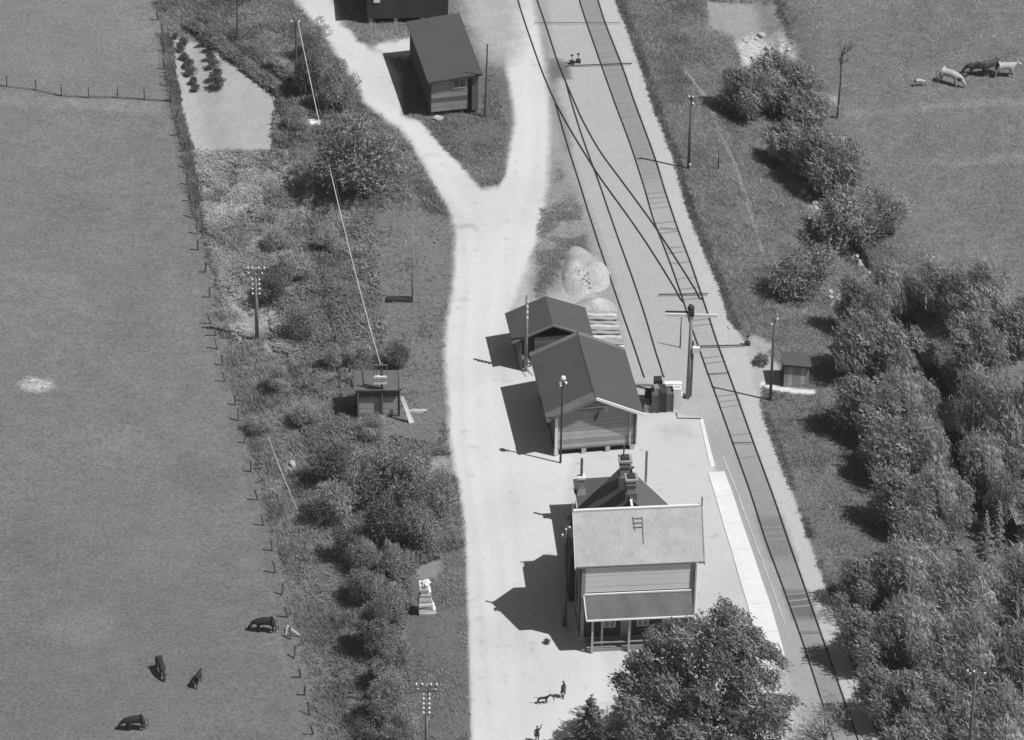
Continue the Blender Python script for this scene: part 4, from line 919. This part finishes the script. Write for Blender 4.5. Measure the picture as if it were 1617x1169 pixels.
plant(1186,557,1222,577,'small','low round shrub left of the trackside hut', 'shrub', 'shrub', hmin=.5)
plant(858,1008,870,1018,'small','tiny tuft of weeds on the bright yard beside the station shadow', 'weed_tuft', 'weeds', hmin=.4)
def conifer(bx, by, h, rb, label, n=5200, seed=3, ll=.34, m='leafdark'):
    b = P(bx, by); t = thing('conifer', label, 'conifer', b); r = np.random.default_rng(seed)
    k = 1-np.sqrt(r.random(n)); lay_ = np.round(k*16)/16*.8+k*.2; a = r.random(n)*6.283; q = r.random(n)**.5
    R_ = rb*(1-lay_)**.85*(.8+.35*np.sin(a*5+lay_*40)); x = np.cos(a)*R_*q; y = np.sin(a)*R_*q; z = h*(.06+.94*lay_)-.18*R_*q
    pos = np.stack([x, y, z], 1); ax = np.stack([np.cos(a), np.sin(a), -.15+.5*r.random(n)], 1)+r.normal(size=(n, 3))*.25; ax /= np.linalg.norm(ax, axis=1)[:, None]
    nr = np.tile([0, 0, 1.], (n, 1))+r.normal(size=(n, 3))*.4; si = np.cross(ax, nr); si /= np.linalg.norm(si, axis=1)[:, None]
    l = (ll*r.uniform(.5, 1.2, n))[:, None]; w = l*.35
    v = np.stack([pos-ax*l*.4, pos+si*w*.5, pos+ax*l*.6, pos-si*w*.5], 1).reshape(-1, 3)
    put(npmesh('crown', v, np.arange(n*4).reshape(-1, 4), MT[m], np.repeat(r.uniform(.5, 1.5, n), 4)), 'crown', t)
    MB().tube([(0,0,-.2),(0,0,h*.95)], .16, 7, .02).build('trunk', 'bark', t)
conifer(930, 1225, 7.3, 2.7, 'pointed young conifer at the bottom edge on the bright yard', 7000, 5)
conifer(1552, 885, 4.6, .9, 'narrow columnar conifer by the stream, left of the pair', 2600, 6, .22, 'leaf')
conifer(1572, 868, 4.8, .8, 'narrow pointed conifer by the stream, right of the pair', 2600, 7, .22, 'leaf')
# great tree in front of the station
LB = [(1147,962,15),(1128,985,20),(1165,985,20),(1100,1000,22),(1066,1000,20),(1040,1015,20),(1193,1002,13),(1180,1030,26),(1212,1030,17),(1230,1042,11),(1135,1035,35),(1085,1040,32),(1035,1045,24),(1005,1058,20),(983,1080,16),(1010,1095,28),(1060,1090,36),(1120,1090,38),(1180,1080,32),(1215,1072,16),(988,1120,20),(1030,1140,33),(1090,1150,38),(1150,1140,38),(1210,1118,26),(1240,1112,13),(1256,1106,8),(1200,1160,32),(1005,1170,24),(1150,1010,20),(1060,1180,30),(1130,1190,34),(1185,1195,26),(1228,1145,14)]
gb = P(1112, 1205); lob = []
rr = random.Random(5)
for x, y, r_ in LB:
    p = PY(x, y, gb.y+(1085-y)/134*2.6); lob.append((p[0], p[1], p[2], r_/22.4))
    for k in range(3):
        q = UP(x+rr.uniform(-.8,.8)*r_, y+rr.uniform(-.8,.8)*r_, 0); p2 = PY(x+rr.uniform(-.7,.7)*r_, y+rr.uniform(-.7,.7)*r_, gb.y+(1085-y)/134*2.6+rr.uniform(-2.6,2.2)); lob.append((p2[0], p2[1], p2[2], r_/22.4*rr.uniform(.45,.8)))
lob = [(a-gb.x, b_-gb.y, max(c_-gb.z, 1.5), r_) for a, b_, c_, r_ in lob]
t = thing('great_tree', 'great dark leafy tree in front of the station, cut by the bottom edge', 'tree', gb)
v, f, s = crown_np(lob, 64000, .27, .11, 77, up=.5, streak=(-.5, .3, .25), jitter=.9); s = s*.8
put(npmesh('crown', v, f, MT['leaf'], s), 'crown', t)
q = MB().tube([(0,0,-.3),(.1,.1,2.5),(.1,.2,6),(.3,.6,9.5)], .42, 9, .08)
for x, y, z, _ in lob[::5]: q.tube([(.1,.1,2.2+z*.15), (x*.4, y*.4, z*.6+.8), (x*.95, y*.95, z)], .13, 5, .02)
q.build('trunk', 'bark', t)
# bare tree in the pasture, young bare tree top left, white snag
def bare(bx, by, h, label, m='bark', n=9, r0_=.11, seed=1, nm='bare_tree'):
    b = P(bx, by); t = thing(nm, label, 'bare tree', b); r = random.Random(seed)
    MB().tube([(0,0,-.1),(.08,0,h*.4),(.02,0,h*.78)], r0_, 7, r0_*.45).build('trunk', m, t); q = MB()
    for i in range(n):
        z = h*(.55+.23*i/n); a = r.random()*6.28; l = h*.28*r.uniform(.6, 1.1); c_, s_ = math.cos(a), math.sin(a)
        e = Vector((l*.6*c_, l*.6*s_, z+l*.7)); q.tube([(.03,0,z), (l*.3*c_, l*.3*s_, z+l*.25), e], r0_*.35, 4, .01)
        for k in range(3):
            a2 = a+r.uniform(-.9, .9); q.tube([(l*.3*c_, l*.3*s_, z+l*.25), (l*(.3+.35*r.random())*math.cos(a2), l*.5*math.sin(a2), z+l*r.uniform(.5, 1))], r0_*.2, 3, .008)
    q.build('branches', m, t)
bare(1322, 186, 8.6, 'bare slender tree standing alone in the pasture near the cows', seed=4, m='bark')
bare(374, 66, 6.5, 'thin bare young tree above the garden plot', seed=2, r0_=.09)
b = P(1384, 620); t = thing('white_snag', 'bright white dead trunk poking out of the tree belt', 'dead tree', b)
MB().tube([(0,0,0),(0,0,2.4),(.1,0,3.2),(.2,0,3.9),(.5,0,4.4)], .08, 6, .04).build('trunk', 'palebark', t); MB().tube([(.2,0,3.9),(.0,0,4.4)], .05, 5, .02).build('branch', 'palebark', t)

# hedges by the garden, weeds, grasses: nobody could count these
def scatter(name, label, cat, W_, n, h, w, tone, seed, blades=3, leafy=False, mt='grass'):
    r = np.random.default_rng(seed); wt = W_.ravel(); wt = wt/wt.sum(); ii = r.choice(wt.size, n, p=wt)
    bx = GX.ravel()[ii]+r.uniform(-.09, .09, n); by = GY.ravel()[ii]+r.uniform(-.09, .09, n); bz = GZ.ravel()[ii]
    hs = h*(.5+fbm(bx, by, .5, seed+3, 2))*r.uniform(.6, 1.3, n); ts = r.uniform(.65, 1.35, n)*tone*(.55+.9*fbm(bx, by, .35, seed+9, 3))
    vs = []; 
    for b_ in range(blades):
        a = r.random(n)*6.283; o1 = np.stack([np.cos(a), np.sin(a), 0*a], 1); lean = r.normal(size=(n, 2))*.45
        base = np.stack([bx, by, bz-.02], 1)+np.stack([r.normal(size=n)*w, r.normal(size=n)*w, 0*a], 1)*1.2
        tip = base+np.stack([lean[:, 0]*hs-.15*hs, lean[:, 1]*hs, hs], 1); ww = (w*r.uniform(.6, 1.3, n))[:, None]
        if leafy: tip = base+np.stack([np.cos(a+1.5)*ww[:, 0]*2.5, np.sin(a+1.5)*ww[:, 0]*2.5, hs*.2], 1)+[0, 0, .0]; base = base+np.stack([0*a, 0*a, hs*r.random(n)], 1); tip[:, 2] = base[:, 2]+hs*.25
        vs.append(np.stack([base-o1*ww*.5, base+o1*ww*.5, tip], 1))
    v = np.concatenate(vs, 0).reshape(-1, 3); sh = np.tile(np.repeat(ts, 3), blades)
    o = put(npmesh(name, v, np.arange(len(v)).reshape(-1, 3), MT[mt], sh), name); o['kind'] = 'stuff'; return tag(o, label, cat)
wedge = sdf([(858,330),(885,270),(905,300),(930,395),(895,400),(880,440),(846,470),(850,400)])
inb = (px > -20) & (px < PW+20) & (py > -40) & (py < PH+60)
n1 = fbm(GX, GY, .45, 301, 3)
def rs_(x_): return ss(x_)
scatter('rough_grass', 'rough knee high grass and weeds covering the left bank', 'rough grass', inb*(R == 1)*(T < 134)*(px > FE(py)+10*rs_((py-320)/50))*(.35+rs_((n1-.4)*5)), 60000, .33, .085, 1.05, 401)
scatter('siding_weeds', 'thin dusty grass and weeds between the road fork and the siding', 'weeds', inb*ss((wedge+6)/14)*rs_((n1-.36)*6), 5000, .14, .07, 1.25, 421)
scatter('scrub', 'tangled knee to waist high scrub and leafy weeds between the bushes of the left bank', 'scrub', inb*(R == 1)*(py > 120)*(px > FE(py)+(RL(py)-FE(py))*(.3+.12*rs_((py-700)/200)))*(px < RL(py)-38)*(1-rs_((py-300)/20)*rs_((px-585)/30)*rs_((690-py)/40))*rs_((fbm(GX, GY, .3, 333, 3)-.36)*5), 46000, .42, .1, .85, 411, leafy=True)
scatter('pale_weeds', 'pale flowering weeds and leaves on the left bank below the garden', 'weeds', inb*(R == 1)*(T >= 121)*(py > 240)*(py < 600)*(px > FE(py)+18)*(px < RL(py)-90)*rs_((n1-.38)*5), 34000, .3, .1, 1.45, 402, leafy=True)
scatter('bank_grass', 'grass on the embankment right of the railway', 'grass', inb*((R == 6)+.35*(R == 8)+.8*(R == 9))*(T < 140)*(.3+rs_((n1-.4)*4)), 75000, .22, .07, 1.2, 403)
scatter('pasture_grass', 'tussocky pasture grass on the far right', 'grass', inb*(R == 7)*(.3+n1), 14000, .13, .07, 1.4, 404)
hd = np.maximum(6-ldist([(300,42),(350,75),(400,115),(440,145)], .3), 4-ldist([(372,55),(378,72),(400,90),(445,118),(475,140)], .3))
scatter('garden_hedge', 'low dark ragged hedge along the slanting edge of the garden plot', 'hedge', inb*(hd > 0), 4500, .4, .12, .7, 405, leafy=True)
he_ = np.maximum(5-ldist([(262,60),(272,120),(285,190),(300,250),(312,320)], .5), 0)
scatter('field_hedge', 'scrubby strip of dark growth along the garden side fence', 'hedge', inb*(he_ > 0), 4200, .3, .1, .95, 406)
fr = np.abs(px-RE(py)-6) < 5
scatter('shoulder_weeds', 'dark fringe of weeds along the edge of the pale track shoulder', 'weeds', inb*fr*(py < 520)+inb*fr*(py > 640)*rs_((n1-.4)*6), 6000, .2, .09, .7, 407)

# rocks
rk = [MB().blob((0,0,.1), .3, 7, 5, .25, (1, .8, .6)).mesh('rock', 'rock') for _ in range(4)]
for i in range(34):
    seg = random.choice([((1165,70),(1250,92)), ((1180,60),(1240,80)), ((1262,292),(1290,335)), ((1330,385),(1372,428)), ((1300,470),(1335,455)), ((1390,438),(1410,470))])
    k = random.random(); q = P(seg[0][0]*(1-k)+seg[1][0]*k+random.uniform(-8, 8), seg[0][1]*(1-k)+seg[1][1]*k+random.uniform(-8, 8))
    o = put(rk[i % 4], 'rock', None, q, random.random()*6); s_ = random.uniform(.5, 1.3); o.scale = (s_, s_, s_)
    tag(o, 'pale rock lying along the stream bank right of the railway', 'rock', 'pale rocks along the stream')
for i, (x, y, s_, lb) in enumerate([(437,262,2.2,'large pale boulder in the weeds below the garden plot'), (450,270,1.3,'smaller pale boulder right of the large boulder below the garden'), (462,733,1.3,'bright stone on the left bank beside the stay wire'), (575,853,1.0,'bright stone at the lower edge of the big thicket'), (1612,783,.8,'bright white stone near the right border above the outhouse'), (1152,518,.7,'small white stone at the edge of the track shoulder'), (443,548,1.6,'pale boulder right of the foot of the insulator pole'), (50,603,1.0,'flat pale stone showing in the left field'), (70,612,.8,'smaller flat stone right of the flat pale stone in the left field')]):
    o = put(rk[i % 4], 'rock', None, P(x, y), i); o.scale = (s_, s_*.8, s_*.6); tag(o, lb, 'rock')

# ------------------------------------------------------------------ animals and people (skinned skeletons)
def skin(name, verts, edges, radii, m, parent=None, lvl=2, loc=None, root=0):
    me = bpy.data.meshes.new(name); me.from_pydata(verts, edges, []); me.materials.append(MT[m])
    o = put(me, name, parent, loc); a = o.modifiers.new('skin', 'SKIN')
    for i, r in enumerate(radii):
        me.skin_vertices[0].data[i].radius = (r, r) if not isinstance(r, tuple) else r
    me.skin_vertices[0].data[root].use_root = True
    a.use_smooth_shade = True; b_ = o.modifiers.new('sub', 'SUBSURF'); b_.levels = lvl; b_.render_levels = lvl
    return o
def cow(px_, py_, rz, label, m='hide', s=1., head='down', leg=0., horns=True):
    """faces local +x"""
    b = P(px_, py_); t = thing('cow', label, 'cow', b, rz, 'cattle grazing'); t.scale = (s, s, s)
    V_ = [(-.62,0,1.0),(-.25,0,.96),(.2,0,.97),(.58,0,1.03)]; R_ = [(.24,.27),(.3,.33),(.3,.33),(.24,.26)]; E_ = [(0,1),(1,2),(2,3)]
    if head == 'down': hv = [(.85,0,.88),(1.08,0,.55),(1.2,0,.3),(1.28,0,.12)]
    else: hv = [(.8,0,1.08),(1.0,0,1.18),(1.15,0,1.12),(1.33,0,.98)]
    p = 3
    for q, r in zip(hv, (.17,.12,.12,.075)): V_.append(q); R_.append(r); E_.append((p, len(V_)-1)); p = len(V_)-1
    for x, y, k, root in ((-.62,.17,.12,0),(-.62,-.17,-.1,0),(.5,.16,-.1,3),(.5,-.16,.12,3)):
        back = x < 0; n = len(V_)
        V_ += [(x-.02, y, .72), (x+(.03 if back else .0)+k*.4, y, .58), (x+(-.09 if back else .02)+k*.8, y, .38), (x+(-.05 if back else 0)+k, y, .07), (x+k+.03, y, .0)]
        R_ += [.14, .1, .06, .05, .055]; E_ += [(root, n), (n, n+1), (n+1, n+2), (n+2, n+3), (n+3, n+4)]
    body = skin('body', V_, E_, R_, m, t, 2, root=1)
    MB().tube([(-.82,0,1.12),(-.95,0,.95),(-.98,.02,.6),(-.96,.03,.4)], .03, 5, .02).blob((-.96,.03,.36), .06, 6, 4, 0, (1,1,1.8)).build('tail', m, t)
    h = Vector(hv[1] if head == 'down' else hv[1]); q = MB()
    for s_ in (-1, 1): q.add([h+Vector((0,s_*.08,.06)), h+Vector((.06,s_*.1,.0)), h+Vector((-.02,s_*.27,.07)), h+Vector((.0,s_*.12,.12))], [(0,1,2),(0,2,3),(1,3,2),(0,3,1)])
    q.build('ears', m, t)
    if horns:
        q = MB()
        for s_ in (-1, 1): q.tube([h+Vector((-.02,s_*.06,.1)), h+Vector((-.03,s_*.17,.18)), h+Vector((.02,s_*.2,.3))], .025, 5, .008)
        q.build('horns', 'greyboard', t)
    return t
cow(419, 997, math.pi*.98, 'dark cow grazing beside the left field fence', s=.98)
cow(254, 1062, -1.25, 'dark cow seen end on, grazing left of the upright cow', s=.9)
cow(312, 1081, 1.3, 'small dark cow with its head raised, between the other grazers', s=.72, head='up')
cow(213, 1152, math.pi*1.02, 'dark cow nearest the bottom left corner', s=.95)
cow(1498, 133, -.35, 'white cow grazing in the pasture with lowered head', 'hidewhite', 1.15)
cow(1543, 119, math.pi*.97, 'dark pied cow leftmost of the group near the right border', 'hidepied', 1.05)
cow(1564, 117, math.pi*1.1, 'pied cow in the middle of the group near the right border', 'hidepied', 1.1, 'up')
cow(1586, 121, .15, 'pale cow with dark face at the right end of the group', 'hidewhite', 1.1, 'up')
cow(1451, 136, .2, 'small pale calf lying off to the left of the white cow', 'hidewhite', .55, horns=False)
cow(1521, 126, .9, 'small dark calf close behind the white cow', 'hidepied', .5, horns=False)

def person(px_, py_, rz, label, s=1., pose='stand'):
    b = P(px_, py_); t = thing('person', label, 'person', b, rz, 'people on the yard'); t.scale = (s, s, s)
    # faces local -y
    V_ = [(0,0,.95),(0,.0,1.15),(0,.0,1.38),(0,-.01,1.5),(0,-.02,1.58)]; R_ = [(.17,.12),(.15,.11),(.17,.11),(.06,.06),(.06,.06)]; E_ = [(0,1),(1,2),(2,3),(3,4)]
    n = len(V_); V_ += [(0,-.03,1.68),(0,-.02,1.78)]; R_ += [.1,.07]; E_ += [(4,n),(n,n+1)]
    for s_ in (-1, 1):
        n = len(V_); st = .14*s_ if pose == 'walk' else .03
        V_ += [(s_*.1, 0, .88), (s_*.11, -st*.7-.03, .5), (s_*.11, st*.6, .09), (s_*.12, st*.6-.14, .04)]; R_ += [.1, .07, .045, .04]; E_ += [(0, n), (n, n+1), (n+1, n+2), (n+2, n+3)]
        n = len(V_)
        if pose == 'wave' and s_ > 0: arm = [(s_*.2,0,1.4),(s_*.3,-.05,1.62),(s_*.36,-.06,1.88),(s_*.38,-.07,1.97)]
        elif pose == 'walk' and s_ < 0: arm = [(s_*.2,0,1.4),(s_*.3,-.05,1.14),(s_*.48,-.12,.98),(s_*.56,-.14,.94)]
        else: arm = [(s_*.2,0,1.4),(s_*.26,0,1.12),(s_*.27,-.08,.88),(s_*.27,-.1,.79)]
        V_ += arm; R_ += [.065, .05, .038, .03]; E_ += [(2, n), (n, n+1), (n+1, n+2), (n+2, n+3)]
        h = Vector(arm[3]); d = (Vector(arm[3])-Vector(arm[2])).normalized(); q = MB()
        for k in range(4): q.tube([h+Vector(((k-1.5)*.02,0,0)), h+Vector(((k-1.5)*.024,-.01,0))+d*(.08+.01*(k in (1,2)))], .011, 4, .008)
        q.tube([h, h+Vector((0,-.05,0))+d*.03], .012, 4, .009); q.blob(tuple(h), .035, 6, 4); q.build('hand', 'skin', t)
    skin('body', V_, E_, R_, 'cloth', t, 2)
    q = MB().blob((0,-.03,1.69), .108, 10, 8, 0, (.85,.98,1.15)).blob((0,-.14,1.68), .018, 5, 4).blob((-.09,-.03,1.68), .022, 5, 4).blob((.09,-.03,1.68), .022, 5, 4); q.build('head', 'skin', t, smooth=True)
    MB().blob((0,.0,1.74), .115, 10, 6, 0, (.88,.95,.9)).build('hair', 'hair', t, smooth=True)
    q = MB(); 
    for s_ in (-1, 1): q.blob((s_*.035,-.128,1.705), .012, 5, 4)
    q.box(-.025,-.135,1.63,.025,-.125,1.638).build('face', 'hair', t)
    q = MB(); n = 12       # coat skirt
    for i, (z, r1, r2) in enumerate(((1.12,.165,.12),(.95,.19,.14),(.72,.24,.18))):
        for k in range(n): a = 2*math.pi*k/n; q.v.append((r1*math.cos(a), r2*math.sin(a), z))
    q.f += [(i*n+k, i*n+(k+1) % n, (i+1)*n+(k+1) % n, (i+1)*n+k) for i in range(2) for k in range(n)]
    q.build('coat', 'cloth', t, smooth=True)
    return t
person(889, 1102, .9, 'person in a dark coat holding a lead, standing behind the dog', .84, 'walk')
person(848, 1171, .3, 'person with one arm raised near the bottom edge', .78, 'wave')
b = P(857, 1111); t = thing('dog', 'lean dark dog walking on the bright yard beside a person', 'dog', b, .12)
V_ = [(-.3,0,.52),(0,0,.5),(.26,0,.52),(.42,0,.66),(.52,0,.74),(.7,0,.7)]; R_ = [.09,.095,.12,.065,.075,.035]; E_ = [(0,1),(1,2),(2,3),(3,4),(4,5)]
for x, y, root, k in ((-.3,.07,0,-.06),(-.3,-.07,0,.08),(.25,.07,2,.08),(.25,-.07,2,-.04)):
    n = len(V_); V_ += [(x, y, .36), (x-(.06 if x < 0 else 0)+k*.6, y, .2), (x+k, y, .04), (x+k+.05, y, .02)]; R_ += [.06, .032, .026, .028]; E_ += [(root, n), (n, n+1), (n+1, n+2), (n+2, n+3)]
skin('body', V_, E_, R_, 'hide', t, 1, root=1)
MB().tube([(-.36,0,.56),(-.55,0,.62),(-.7,0,.58)], .025, 5, .01).build('tail', 'hide', t)
MB().tube([(.5,.05,.8),(.47,.08,.68)], .03, 4, .01).tube([(.5,-.05,.8),(.47,-.08,.68)], .03, 4, .01).build('ears', 'hide', t)
A = P(866, 1100, .5); B = P(886, 1100, .75)
tag(MB().tube([A, A.lerp(B, .5)-Vector((0,0,.1)), B], .012, 4).build('dog_lead', 'iron'), 'thin lead between the dog and the person', 'lead')
